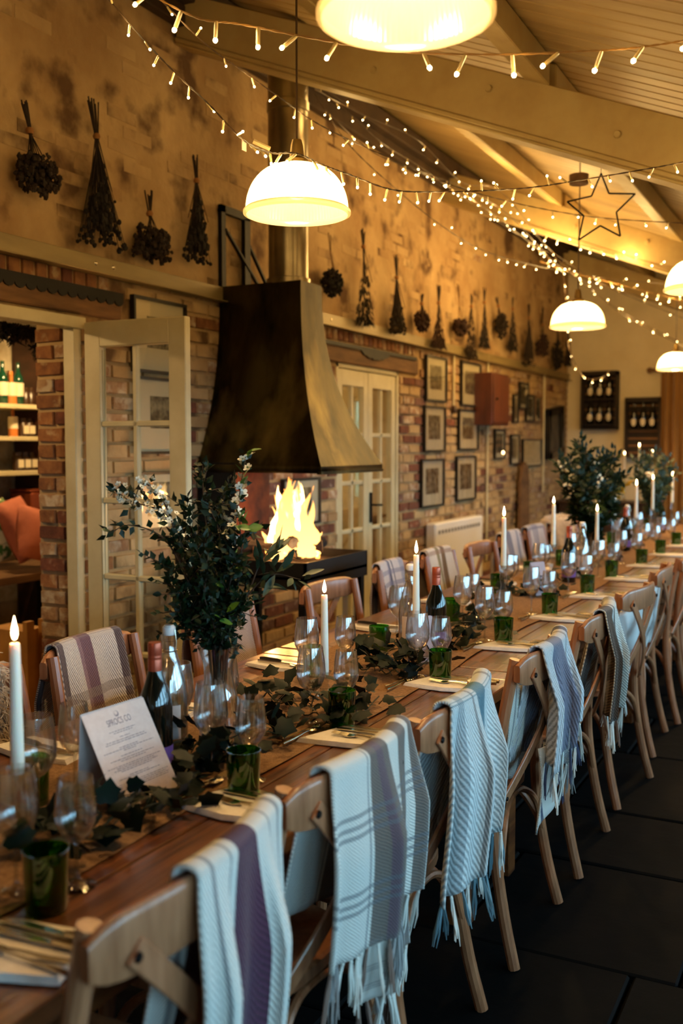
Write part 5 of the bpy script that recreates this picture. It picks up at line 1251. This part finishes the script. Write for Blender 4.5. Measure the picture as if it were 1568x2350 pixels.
# =================================================================== menus
def text_mesh(body, size, m):
    cu = bpy.data.curves.new('txt', 'FONT'); cu.body = body; cu.size = size; cu.align_x = 'CENTER'; cu.align_y = 'CENTER'; cu.extrude = .00002
    o = bpy.data.objects.new('txt', cu); col.objects.link(o); dg = bpy.context.evaluated_depsgraph_get(); me = bpy.data.meshes.new_from_object(o.evaluated_get(dg)); bpy.data.objects.remove(o)
    me.materials.clear(); me.materials.append(m); return me
def menu(c0_, c1_, top0, top1, lb, printed, m):
    """bottom corners, top corners (left, right); folded tent card"""
    c0_, c1_, top0, top1 = map(Vector, (c0_, c1_, top0, top1)); t = thing('menu_card', lb, 'menu', (c0_+c1_)/2, 0, 'menu cards on the table')
    ex = (c1_-c0_); W = ex.length; ex.normalize(); ey = ((top0+top1)/2-(c0_+c1_)/2); ey = ey-ex*ey.dot(ex); H = ey.length; ey.normalize(); ez = ex.cross(ey)
    M = Matrix((ex, ey, ez)).transposed().to_4x4()
    e = MB().bx(-W/2, W/2, 0, H, -.0008, 0).build('card', m, t, smooth=0); e.matrix_local = M
    # back leaf of the folded card
    o = MB().bx(-W/2, W/2, 0, H, -.0008, 0).build('back_leaf', m, t, smooth=0)
    top = M @ Vector((0, H, 0)); back = Vector((top.x-.035, top.y, 0)); d = (Vector((top.x-.012, top.y-.002, .0))-top).normalized()
    ey2 = -d; ez2 = ex.cross(ey2); M2 = Matrix((ex, ey2, ez2)).transposed().to_4x4(); M2.translation = top + d*H*.985; o.matrix_local = M2
    if printed:
        tx = link('logo_text', text_mesh('SPROCS CO', W*.085, m_ink), e, loc=(0, H*.845, .0003)); tx.scale = (.85, 1.25, 1)
        MB().lathe([(0, .0002), (W*.035, .0002)], 16).build('emblem', m_ink, e, loc=(0, H*.925, .0003)); MB().lathe([(0, .0002), (W*.026, .0002)], 16).build('emblem_inner', m, e, loc=(-.001, H*.93, .0005))
        q = random.Random(4); y = .755
        for w_, gap in ((.42, .022), (.3, .05), (.16, .03), (.62, .022), (.66, .06), (.3, .02), (.8, .02), (.2, .05), (.34, .03), (.7, .022), (.4, .045), (.86, .02), (.6, .02), (.7, .02), (.5, .06), (.3, .02), (.66, .05), (.88, .02), (.8, .02), (.86, .02), (.84, .02)):
            b = MB(); x = -w_*W/2
            while x < w_*W/2:
                l = q.uniform(.004, .012); b.bx(x, min(x+l, w_*W/2), -.0006, .0006, 0, .0002); x += l+.0022
            tag(b.build('print_line', m_ink, e, smooth=0, loc=(0, H*y, .0002)), kind='stuff'); y -= gap*.92
    return t
menu((-1.258, 1.492, TZ+.012), (-1.246, 1.672, TZ+.012), (-1.354, 1.475, .95), (-1.351, 1.675, .95), 'large printed menu card leaning by the nearest wine bottle', True, m_paper)
m_lilac = mat('lilac_card', S(176,160,166), rough=.8)
p0, p1 = onZ(962, 1440, TZ+.01), onZ(1012, 1424, TZ+.01)
def card(px, py, X, wpx, hpx, lb):
    c = onX(px, py, X); s = depth(c)/FPX; W = wpx*s*1.1; H = hpx*s*1.05
    menu((c.x-.02, c.y-W/2, TZ+.01), (c.x+.02, c.y+W/2, TZ+.01), (c.x-.06, c.y-W/2, TZ+.01+H), (c.x-.02, c.y+W/2, TZ+.01+H), lb, False, m_lilac)
card(985, 1402, -1.245, 52, 95, 'plain lilac card standing before the second wine bottle')
card(1248, 1282, -1.32, 40, 70, 'plain lilac card standing near the fifth candle')
# little white tea-light cups among the ivy
for px, py, lb in ((985, 1508, 'small white tea light beside the third green tumbler'), (1262, 1302, 'small twisted glass trinket stand before the lilac card')):
    p = onZ(px, py, TZ); t = thing('tea_light', lb, 'tea light', (p.x, p.y, TZ+.003)); MB().lathe([(0, 0), (.019, 0), (.021, .02), (.019, .02), (.018, .012), (0, .012)], 16).build('cup', m_white, t); MB().lathe([(0, .016), (.017, .016), (.017, .012)], 14).build('wax', m_wax, t)

# =================================================================== ivy
def ivy_leaf():
    pts = [(0, .006), (.014, .002), (.031, .012), (.027, .026), (.035, .040), (.021, .047), (0, .070), (-.021, .047), (-.035, .040), (-.027, .026), (-.031, .012), (-.014, .002)]
    b = MB(); b.v = [(0, .028, .003)]+[(x, y-.0, -.10*abs(x)-.004*(y/.068)) for x, y in pts]; n = len(pts)
    for i in range(n): b.f.append((0, 1+i, 1+(i+1) % n)); b.m.append(0)
    return b
me_ivy = [ivy_leaf().mesh('leaf', m_ivy, 80)]
def ivy(lb, pts, n, spread=.06, seed=0, zmax=.07):
    q = random.Random(seed); P = [onZ(x, y, TZ) for x, y in pts]; P = [Vector((p.x, p.y, TZ+.012)) for p in P]; C_ = cat_rom(P, 8)
    t = thing('ivy_garland', lb, 'ivy', P[0], 0, 'ivy sprays along the runner')
    b = MB(); b.tube([c+Vector((0, 0, .01+.012*math.sin(i*1.1))) for i, c in enumerate(C_)], .0022, 5)
    for k in range(6):
        i = q.randrange(len(C_)); c = C_[i]; b.tube([c, c+Vector((q.uniform(-.04, .04), q.uniform(-.05, .05), .03)), c+Vector((q.uniform(-.09, .09), q.uniform(-.1, .1), q.uniform(.0, .05)))], [.002, .0015, .001], 4)
    b.build('vine', m_vine, t, world=True)
    for k in range(n):
        i = q.randrange(len(C_)); c = C_[i]+Vector((q.gauss(0, spread*.5), q.gauss(0, spread*.5), abs(q.gauss(0, zmax*.5))+.006))
        o = link('leaf', me_ivy[0], t, loc=c-P[0]); s = q.uniform(.5, .85); o.scale = (s, s, s)
        o.rotation_euler = (q.gauss(.25, .5), q.gauss(0, .5), q.uniform(0, 2*PI))
ivy('ivy spray at the near left around the menu foot', [(60, 2010), (190, 1930), (330, 1880), (430, 1800)], 85, .10, 1)
ivy('ivy spray under the vase between menu and tumbler', [(430, 1770), (520, 1740), (650, 1690)], 75, .10, 2)
ivy('large ivy spray trailing from the vase to the second tumbler', [(590, 1600), (680, 1640), (760, 1670), (870, 1625)], 88, .10, 3)
ivy('bushy ivy spray behind the second pair of glasses', [(790, 1540), (870, 1550), (930, 1560), (1000, 1510)], 80, .09, 4, .09)
ivy('ivy spray between the third and fourth tumblers', [(1000, 1490), (1060, 1480), (1090, 1440), (1130, 1410)], 70, .09, 5)
ivy('ivy spray around the fourth candle', [(1120, 1400), (1170, 1370), (1230, 1370), (1290, 1350)], 66, .09, 6)
ivy('ivy spray among the farther bottles', [(1290, 1340), (1350, 1310), (1400, 1290), (1450, 1260)], 45, .07, 7)

# =================================================================== bouquets
def oval_leaf(m, L=.026, Wd=.0085, name='leaf'):
    b = MB(); P = [(0, 0), (Wd*.7, L*.25), (Wd, L*.5), (Wd*.6, L*.8), (0, L), (-Wd*.6, L*.8), (-Wd, L*.5), (-Wd*.7, L*.25)]
    b.v = [(0, L*.5, -.0015)]+[(x, y, .18*abs(x)-.08*y*y/L) for x, y in P]
    for i in range(8): b.f.append((0, 1+i, 1+(i+1) % 8)); b.m.append(0)
    return b
me_l1 = oval_leaf(0).mesh('leaf', m_leaf, 80); me_l2 = oval_leaf(0, .036, .011).mesh('leaf', m_leafl, 80); me_l3 = oval_leaf(0, .026, .010).mesh('leaf', m_leafg, 80); me_l4 = oval_leaf(0, .058, .009).mesh('leaf', m_leafg, 80)
def flower():
    b = MB()
    for k in range(5):
        a = k*2*PI/5; c, s = math.cos(a), math.sin(a); pr = [(.001, 0, 0), (.006, .0045, .002), (.011, .004, .003), (.0125, 0, .0035), (.011, -.004, .003), (.006, -.0045, .002)]
        b.v += [(x*c-y*s, x*s+y*c, z) for x, y, z in pr]; b.f.append(tuple(range(k*6, k*6+6))); b.m.append(0)
    b.blob((0, 0, .003), .0022, mi=1); return b.mesh('blossom', [m_petal, m_leafl], 60)
me_fl = flower()
def orient(o, d, q, roll=True):
    d = Vector(d).normalized(); o.rotation_mode = 'QUATERNION'; qq = d.to_track_quat('Y', 'Z')
    o.rotation_quaternion = qq @ Matrix.Rotation(q.uniform(-1.2, 1.2) if roll else 0, 3, 'Y').to_quaternion()
bq = thing('bouquet', 'tall leafy bouquet with white blossom in the glass carafe near the fire', 'bouquet', (-1.352, 1.975, TZ+.2))
O = Vector((-1.352, 1.975, TZ+.003))
cv = thing('glass_carafe', 'clear glass carafe holding the near bouquet', 'vase', O)
MB().lathe([(0, 0), (.040, 0), (.044, .005), (.05, .05), (.051, .085), (.044, .13), (.036, .165), (.037, .2), (.052, .245), (.0505, .245), (.0355, .2), (.0345, .165), (.0425, .13), (.0495, .085), (.0485, .05), (.042, .01), (0, .008)], 28).build('glass', m_glass, cv, smooth=50)
D0 = depth(O+Vector((0, 0, .25)))
branches = [  # photo targets of the twigs, bends, depth offset
    ([(485, 1500), (520, 1360), (540, 1200), (565, 1040)], .02, 'w'), ([(480, 1500), (500, 1350), (470, 1180), (465, 1065)], .05, 'g'),
    ([(480, 1500), (440, 1350), (380, 1240), (300, 1205), (250, 1225)], -.05, 's'), ([(480, 1500), (430, 1330), (390, 1190), (300, 1150), (270, 1128)], .0, 'b'),
    ([(478, 1500), (430, 1340), (385, 1170), (330, 1110), (300, 1170)], -.02, 'b'), ([(490, 1500), (560, 1380), (620, 1320), (690, 1330)], -.02, 'y'), ([(490, 1500), (570, 1360), (600, 1290), (645, 1265)], .03, 'y'),
    ([(485, 1500), (530, 1350), (545, 1240), (590, 1215)], -.04, 'w'), ([(485, 1500), (545, 1350), (555, 1290), (550, 1180)], -.06, 'w'), ([(480, 1500), (455, 1360), (440, 1230), (430, 1150)], .08, 'g'), ([(482, 1500), (490, 1340), (490, 1220), (520, 1130)], .1, 'g'),
    ([(480, 1500), (430, 1400), (400, 1330), (370, 1290)], -.06, 'g'), ([(480, 1500), (440, 1430), (415, 1400), (420, 1360)], -.08, 'g'), ([(485, 1500), (510, 1400), (530, 1330), (540, 1280)], -.08, 'g'), ([(484, 1500), (470, 1380), (455, 1290), (400, 1240)], -.03, 'g'),
    ([(484, 1500), (490, 1420), (480, 1330), (450, 1260)], -.1, 'g'), ([(484, 1500), (500, 1420), (515, 1340), (500, 1240)], .04, 'g'), ([(486, 1500), (525, 1430), (550, 1400), (545, 1370)], -.05, 'g'), ([(484, 1500), (450, 1400), (425, 1310), (420, 1210)], .06, 'g'), ([(484, 1500), (500, 1380), (520, 1270), (480, 1160)], .02, 'g'), ([(484, 1500), (470, 1440), (450, 1420), (400, 1440)], -.03, 'g'),
    ([(484, 1500), (495, 1440), (470, 1370), (480, 1290)], -.12, 'g'), ([(484, 1500), (455, 1430), (450, 1340), (470, 1250)], -.06, 'g'), ([(484, 1500), (515, 1450), (525, 1390), (510, 1310)], .0, 'g')]
tw = MB(); q = random.Random(5); leaves = []; blooms = []
for pl, dd, kind in branches:
    P = [O+Vector((q.uniform(-.012, .012), q.uniform(-.012, .012), .04))]+[atD(x, y, D0+dd*(i/(len(pl)-1))) for i, (x, y) in enumerate(pl)]
    P[1] = O+Vector((q.uniform(-.02, .02), q.uniform(-.02, .02), .24)); C_ = cat_rom(P, 10); m_ = len(C_)
    tw.tube(C_, [.0028*(1-i/m_)+.0009 for i in range(m_)], 5)
    for i in range(10, m_):
        t_ = i/m_; d = (C_[min(i+1, m_-1)]-C_[i-1]).normalized()
        n = {'g': 3, 'w': 2, 's': 1, 'b': 1, 'y': 1}[kind]
        for k in range(n):
            o_ = Vector((q.gauss(0, 1), q.gauss(0, 1), q.gauss(.2, 1))).normalized(); p = C_[i]+o_*q.uniform(0, .012)+d*q.uniform(0, .01); dv = (d*.7+o_).normalized()
            if kind == 'y': typ = 4 if t_ > .55 else 1
            elif kind == 'w': typ = 2 if q.random() < .12 else 1
            elif kind == 's': typ = 3
            else: typ = 1 if q.random() < .9 else 3
            leaves.append((p, dv, typ, q.uniform(.65, 1.15)))
        if kind == 'g' and q.random() < .5:      # side twig
            o_ = Vector((q.gauss(0, 1), q.gauss(0, 1), q.gauss(.3, .8))).normalized(); e = C_[i]+o_*.06; tw.tube([C_[i], e], [.0012, .0007], 4)
            for k in range(6): leaves.append((C_[i]+o_*(.012+.009*k), (o_+Vector((q.gauss(0, .8), q.gauss(0, .8), q.gauss(0, .8)))).normalized(), 1, q.uniform(.55, .95)))
        if kind == 'b' and t_ > .5:
            for k in range(3): blooms.append((C_[i]+Vector((q.gauss(0, .009), q.gauss(0, .009), q.gauss(0, .009))), .62))
        if kind == 'w' and .62 < t_ and q.random() < .7:
            for k in range(2): blooms.append((C_[i]+Vector((q.gauss(0, .010), q.gauss(0, .010), q.gauss(0, .010))), q.uniform(.9, 1.25)))
for px, py, n in ((545, 1330, 12), (548, 1245, 5), (432, 1318, 5), (535, 1425, 3)):
    for k in range(n): blooms.append((atD(px+q.gauss(0, 10), py+q.gauss(0, 13), D0-.1+q.uniform(-.02, .02)), q.uniform(.9, 1.2)))
for px, py in ((548, 1190), (566, 1215), (580, 1215), (556, 1200), (520, 1405), (515, 1425), (535, 1432)): leaves.append((atD(px, py, D0-.1), Vector((q.gauss(0, 1), q.gauss(0, 1), .5)), 2, 1.1))
tw.build('twigs', m_twig, bq, world=True)
q.shuffle(leaves); leaves.sort(key=lambda l: -(l[2] in (2, 4))); rest_l = MB()
base_l = {1: (.034, .011), 3: (.034, .013)}
for i, (p, d, typ, s) in enumerate(leaves):
    if i < 300:
        o = link('leaf', {1: me_l1, 2: me_l2, 3: me_l3, 4: me_l4}[typ], bq, loc=p-bq.location); o.scale = (s, s, s); orient(o, d, q)
    else:
        d = d.normalized(); sd = d.orthogonal().normalized(); sd = (Matrix.Rotation(q.uniform(0, 6.3), 3, d) @ sd); L_, W_ = .026*s, .0085*s; n = len(rest_l.v); up = d.cross(sd)
        rest_l.v += [tuple(p), tuple(p+d*L_*.35+sd*W_+up*.002), tuple(p+d*L_), tuple(p+d*L_*.35-sd*W_+up*.002), tuple(p+d*L_*.5)]
        rest_l.f += [(n, n+1, n+4), (n+1, n+2, n+4), (n+2, n+3, n+4), (n+3, n, n+4)]; rest_l.m += [0]*4
tag(rest_l.build('small_leaves', m_leaf, bq, world=True, smooth=80), kind='stuff')
for p, s in blooms[:150]:
    o = link('blossom', me_fl, bq, loc=p-bq.location); o.scale = (s, s, s); o.rotation_euler = (q.uniform(-1.2, 1.2), q.uniform(-1.2, 1.2), q.uniform(0, 6))
def far_bouquet(lb, X, px, pyb, spikes, n, seed, mainm, hold_lb, vase_z=TZ, Y=None):
    q = random.Random(seed); b0 = onX(px, pyb, X) if Y is None else onY(px, pyb, Y); O = Vector((b0.x, b0.y, vase_z+.003)); D = depth(O+Vector((0, 0, .3)))
    vs_ = thing('glass_vase', hold_lb, 'vase', O); MB().lathe([(0, 0), (.04, 0), (.05, .06), (.042, .13), (.05, .2), (.048, .2), (.04, .13), (.047, .06), (0, .01)], 20).build('glass', m_glass, vs_, smooth=50)
    t = thing('bouquet', lb, 'bouquet', O+Vector((0, 0, .2))); tw = MB(); lf = MB(); bl = MB(); ac = MB()
    for (x, y, dd, kind) in spikes:
        e = atD(x, y, D+dd); m0 = O+Vector((0, 0, .2)); mid = (m0+e)/2+Vector((q.gauss(0, .03), q.gauss(0, .03), .05)); C_ = cat_rom([m0-Vector((0, 0, .12)), m0, mid, e], 9); tw.tube(C_, [.003]*len(C_), 4)
        for i in range(8, len(C_)):
            for k in range(n):
                o_ = Vector((q.gauss(0, 1), q.gauss(0, 1), q.gauss(0, 1))).normalized(); p = C_[i]+o_*q.uniform(0, .05); d = (o_+Vector((0, 0, .4))).normalized(); sd = d.orthogonal().normalized(); s = q.uniform(.7, 1.3)
                if kind == 'f' and i > 14 and k < 3: bl.blob(p-o_*.02, .009, seed=k, jit=.3); continue
                w_ = ac if (kind == 'y' and i > 14) else lf; nn_ = len(w_.v); w_.v += [tuple(p), tuple(p+d*.016*s+sd*.011*s), tuple(p+d*.042*s), tuple(p+d*.016*s-sd*.011*s)]; w_.f.append((nn_, nn_+1, nn_+2, nn_+3)); w_.m.append(0)
    tw.build('twigs', m_twig, t, world=True); tag(lf.build('leaves', mainm, t, world=True, smooth=0), kind='stuff')
    if bl.v: tag(bl.build('blossom', m_petal, t, world=True), kind='stuff')
    if ac.v: tag(ac.build('yellow_sprig', mat('yellow_petal', S(190,150,40), rough=.7), t, world=True, smooth=0), kind='stuff')
far_bouquet('dense dark green bouquet with white sprigs at mid table', -1.42, 1357, 1262, [(1330, 1015, .1, 'g'), (1345, 1030, -.1, 'g'), (1283, 1060, 0, 'f'), (1300, 1110, -.1, 'f'), (1390, 1050, .05, 'g'), (1410, 1045, .1, 'g'), (1425, 1090, 0, 'g'), (1430, 1110, .1, 'y'), (1365, 1060, -.1, 'f'), (1310, 1050, .1, 'g'), (1330, 1090, -.15, 'g'), (1370, 1110, .15, 'g'), (1400, 1130, -.1, 'g'), (1310, 1140, 0, 'g'), (1350, 1120, -.2, 'g'), (1390, 1160, 0, 'g'), (1325, 1170, .1, 'g'), (1405, 1165, .05, 'g')], 13, 3, m_leaf, 'glass vase holding the dense mid table bouquet')
far_bouquet('loose grey green bouquet beside the curtain', -1.40, 1502, 1190, [(1460, 1060, 0, 'g'), (1480, 1050, .1, 'g'), (1505, 1045, -.1, 'g'), (1530, 1055, 0, 'g'), (1545, 1080, .1, 'g'), (1465, 1090, 0, 'g'), (1490, 1085, -.1, 'f'), (1520, 1090, .1, 'f'), (1480, 1110, 0, 'g'), (1510, 1115, 0, 'g'), (1535, 1110, 0, 'g')], 8, 4, m_leafg, 'glass vase holding the loose bouquet by the curtain')
# =================================================================== pendant lamps
m_shade = bpy.data.materials.new('ribbed_glass_shade'); m_shade.use_nodes = True
nt = m_shade.node_tree; N = nt.nodes; Lk = nt.links; N.remove(N['Principled BSDF'])
tl = N.new('ShaderNodeBsdfTranslucent'); tl.inputs[0].default_value = (.42, .36, .25, 1); tp = N.new('ShaderNodeBsdfTransparent'); tp.inputs[0].default_value = (.95, .9, .78, 1)
gl = N.new('ShaderNodeBsdfGlossy'); gl.inputs[1].default_value = .12; df = N.new('ShaderNodeBsdfDiffuse'); df.inputs[0].default_value = (.42, .38, .30, 1)
m1 = N.new('ShaderNodeMixShader'); m1.inputs[0].default_value = .22; Lk.new(tl.outputs[0], m1.inputs[1]); Lk.new(tp.outputs[0], m1.inputs[2])
m2 = N.new('ShaderNodeMixShader'); m2.inputs[0].default_value = .22; Lk.new(m1.outputs[0], m2.inputs[1]); Lk.new(df.outputs[0], m2.inputs[2])
m3 = N.new('ShaderNodeMixShader'); m3.inputs[0].default_value = .06; Lk.new(m2.outputs[0], m3.inputs[1]); Lk.new(gl.outputs[0], m3.inputs[2]); Lk.new(m3.outputs[0], N['Material Output'].inputs[0])
PW = 14
def make_pendant(label, loc, w=PW):
    t = thing('pendant_lamp', label, 'pendant lamp', loc, 0, 'ribbed glass pendant lamps'); r = .148
    prof = []
    for i in range(15):
        a = (PI/2)*i/14; prof.append((.032+(r-.032)*math.sin(a)**.92, .128*math.cos(a)**1.0))
    prof = [(.030, .136)]+prof
    b = MB().lathe(prof, 180, rib=.0012); b.build('shade', m_shade, t, smooth=20)
    MB().lathe([(r, .004), (r+.008, -.002), (r+.008, -.010), (r-.001, -.014), (r-.003, -.004), (r, .004)], 64).build('rim', m_shade, t, smooth=60)
    MB().lathe([(.014, .20), (.018, .185), (.022, .15), (.034, .142), (.034, .128), (0, .128)], 20).build('fitting', mat('brass_dark', S(120,96,50), rough=.4, metal=.8) if 'brass_dark' not in MATS else MATS['brass_dark'], t)
    MB().lathe([(0, .03), (.02, .036), (.029, .06), (.027, .08), (.014, .105), (.013, .128)], 16).build('bulb', m_pbulb, t)
    L = czz(loc[0])-loc[2]
    MB().tube([(0, 0, .20), (0, 0, L)], .0035, 6).build('cord', m_fdark, t)
    point('pendant_light', (0, 0, .06), w, WARM, .03, t)
    return t
def pend(px, py, Y, lb, w=PW):
    p = onY(px, py, Y); return make_pendant(lb, (p.x, p.y, p.z+.002), w)
make_pendant('nearest ribbed glass pendant, cut off by the top of the picture', (-.72, 1.64, 2.245))
pd1 = make_pendant('ribbed glass pendant hanging before the flue pipe', (-1.46, 2.55, 2.168))
pend(1326, 748, 5.61, 'ribbed glass pendant above the middle of the long table')
pend(1551, 846, 8.67, 'lower ribbed glass pendant in front of the curtain', 22)
pend(1606, 662, 4.75, 'ribbed glass pendant cut by the right edge')
make_pendant('unseen ribbed glass pendant added beyond the right edge, third in the window side row', (-.62, 7.8, 2.18), 22)  # continues the row out of view, added to brighten the end wall
make_pendant('unseen ribbed glass pendant added beyond the right edge, last in the window side row', (-.62, 10.7, 2.18), 26)  # also added unseen, more light for the far end

# =================================================================== fairy lights
def bulb_mesh():
    b = MB(); b.lathe([(0, 0), (.0028, 0), (.0033, -.004), (.0033, -.024), (.0024, -.028)], 8); b.blob((0, 0, -.030), .0042, mi=1); return b.mesh('fairy_bulb', [m_ftin, m_ftip], 60)
me_fb = bulb_mesh()
def fairy(lb, pts, sp, wm=None, r=.0016, seed=0, flip=.25, size=1, glow=1):
    """pts: photo x, y and distance from the camera"""
    q = random.Random(seed); P = [atD(x, y, d) for x, y, d in pts]; C_ = cat_rom(P, 14); t = thing('fairy_light_string', lb, 'fairy lights', P[0], 0, 'fairy light strings under the roof')
    for k in range(2):
        tw = []
        for i, c in enumerate(C_): a = i*1.1+k*PI; tw.append(c+Vector((math.cos(a)*r*.9, 0, math.sin(a)*r*.9)))
        MB().tube(tw, r, 5).build('wire', wm or m_fwire, t, world=True)
    if glow:      # the light the little bulbs give together, one lamp for every stretch of the string
        for i in range(8, len(C_), 22): point('string_glow', C_[i]-P[0]-Vector((0, 0, .03)), glow*(.8 if depth(C_[i]) < 6.3 else 2.0), (1, .62, .21), .06, t)
    acc = sp*.5
    for i in range(1, len(C_)):
        s = (C_[i]-C_[i-1]).length; acc += s
        while acc > sp:
            acc -= sp; c = C_[i]
            o = link('bulb', me_fb, t, loc=c-P[0]-Vector((0, 0, .001))); o.rotation_euler = (q.gauss(0, .45)+(PI*.85 if q.random() < flip else 0), q.gauss(0, .45), q.uniform(0, 6)); o.scale = (size, size, size)
fairy('fairy light string sagging across nearest to the camera', [(300, -40, 2.45), (445, 38, 2.4), (550, 55, 2.4), (720, 88, 2.35), (912, 118, 2.3), (1130, 125, 2.3), (1333, 118, 2.3), (1450, 110, 2.3), (1568, 93, 2.3), (1640, 70, 2.3)], .103, seed=1, size=1.5, flip=.08, glow=.5)
fairy('fairy light string looped over the pendant before the flue', [(235, -20, 3.1), (315, 75, 3.1), (400, 165, 3.05), (480, 240, 3.0), (555, 318, 2.95), (620, 350, 2.78), (680, 352, 2.66), (740, 378, 2.78), (800, 400, 2.9), (905, 436, 3.1), (1020, 440, 3.3), (1120, 437, 3.4), (1220, 430, 3.5), (1340, 412, 3.6), (1500, 385, 3.6), (1600, 366, 3.6)], .08, m_fdark, seed=2, size=1.1, flip=.2)
fairy('fairy light string passing behind the pendant cord', [(350, -20, 3.3), (465, 95, 3.4), (560, 165, 3.5), (640, 222, 3.6), (715, 275, 3.8), (800, 320, 4.0), (900, 365, 4.2), (1010, 415, 4.5), (1120, 450, 4.7), (1240, 478, 4.8), (1380, 500, 4.9), (1568, 512, 4.9), (1640, 515, 4.9)], .12, m_fdark, seed=3, flip=.3)
fairy('fairy light string following the top of the brick wall', [(715, 195, 5.2), (790, 250, 5.5), (880, 330, 5.9), (960, 380, 6.3), (1060, 450, 6.9), (1160, 520, 7.6), (1260, 580, 8.4), (1330, 640, 8.6), (1420, 710, 8.8), (1568, 790, 9.0)], .17, m_fdark, seed=4, glow=.6, flip=.4, size=.85)
fairy('lowest fairy light string drooping along the wall behind the pendant', [(722, 215, 4.9), (800, 330, 5.0), (905, 430, 5.3), (1010, 515, 5.7), (1110, 575, 6.3), (1230, 610, 7.2), (1310, 625, 7.6), (1400, 640, 7.7), (1568, 655, 7.8)], .2, m_fdark, seed=5, glow=.6, flip=.3, size=.85)
fairy('fairy light string fanning from the wall towards the right edge', [(730, 235, 5.0), (850, 345, 5.4), (970, 395, 5.9), (1060, 430, 6.4), (1170, 495, 7.2), (1270, 600, 8.2), (1340, 640, 8.4), (1440, 670, 8.5), (1568, 715, 8.6)], .19, m_fdark, seed=6, flip=.4, size=.9)
fairy('fairy light string hanging steeply in the middle of the bunch', [(1040, 430, 6.2), (1130, 490, 6.9), (1220, 560, 7.7), (1275, 605, 8.3), (1330, 640, 8.5), (1420, 715, 8.8), (1500, 760, 9.0), (1580, 800, 9.1)], .15, m_fdark, seed=7, glow=1.6, flip=.5, size=.9)
fairy('pale fairy light string hung under the far rafter', [(1210, 530, 7.6), (1330, 562, 7.6), (1420, 585, 7.5), (1540, 612, 7.4), (1620, 630, 7.4)], .09, seed=8, size=1.2, glow=1.8)
fairy('pale fairy light string at the right above the far pendant', [(1240, 600, 7.9), (1310, 625, 7.9), (1390, 645, 7.8), (1480, 668, 7.7), (1568, 690, 7.7)], .09, seed=9, size=1.2, glow=1.8)
fairy('fairy light tail dangling beside the far corner pendant', [(1290, 600, 8.2), (1300, 700, 8.3), (1303, 780, 8.4), (1318, 830, 8.5), (1345, 868, 8.6), (1382, 866, 8.7), (1400, 850, 8.8)], .12, m_fdark, seed=10, size=.9)
fairy('topmost fairy light string leaving the wall above the flue', [(722, 205, 4.9), (830, 262, 5.4), (960, 322, 6.0), (1060, 418, 6.6), (1150, 440, 6.9), (1250, 560, 7.9), (1300, 600, 8.2), (1400, 660, 8.3), (1568, 730, 8.4)], .24, m_fdark, seed=12, flip=.4, size=.85)
# connector tag and plug on the looped string
p = atD(560, 322, 2.94); t = thing('wire_tag', 'small paper tag on the looped fairy light string', 'tag', p); MB().bx(-.001, .001, -.012, .012, -.03, 0).build('paper', m_paper, t, smooth=0); MB().tube([(.02, .02, 0), (.06, .05, -.02)], .007, 8).build('connector', m_ftin, t)
# wire star with hook
sp_ = [(1380, 398), (1398, 444), (1458, 445), (1415, 487), (1424, 542), (1378, 518), (1328, 551), (1340, 495), (1302, 463), (1358, 450)]
D = 4.6; c0_ = atD(1378, 480, D); t = thing('wire_star', 'thin wire star decoration hanging under the rafters at the right', 'star', c0_)
for k in range(10): MB().tube([atD(*sp_[k], D)-c0_, atD(*sp_[(k+1) % 10], D)-c0_], .004, 6).build('star_rod', m_iron, t)
tp_ = atD(1380, 398, D); MB().tube([tp_-c0_, Vector((tp_.x, tp_.y, czz(tp_.x)-.12))-c0_], .0015, 5).build('cord', m_fdark, t)
# ceiling rose and sagging flex
p = onY(1329, 410, 5.45); t = thing('ceiling_rose', 'small dark ceiling rose above the middle pendant', 'ceiling fitting', (p.x, p.y, p.z)); MB().lathe([(0, -.03), (.05, -.03), (.052, .02), (0, .02)], 20).build('block', m_oak, t)
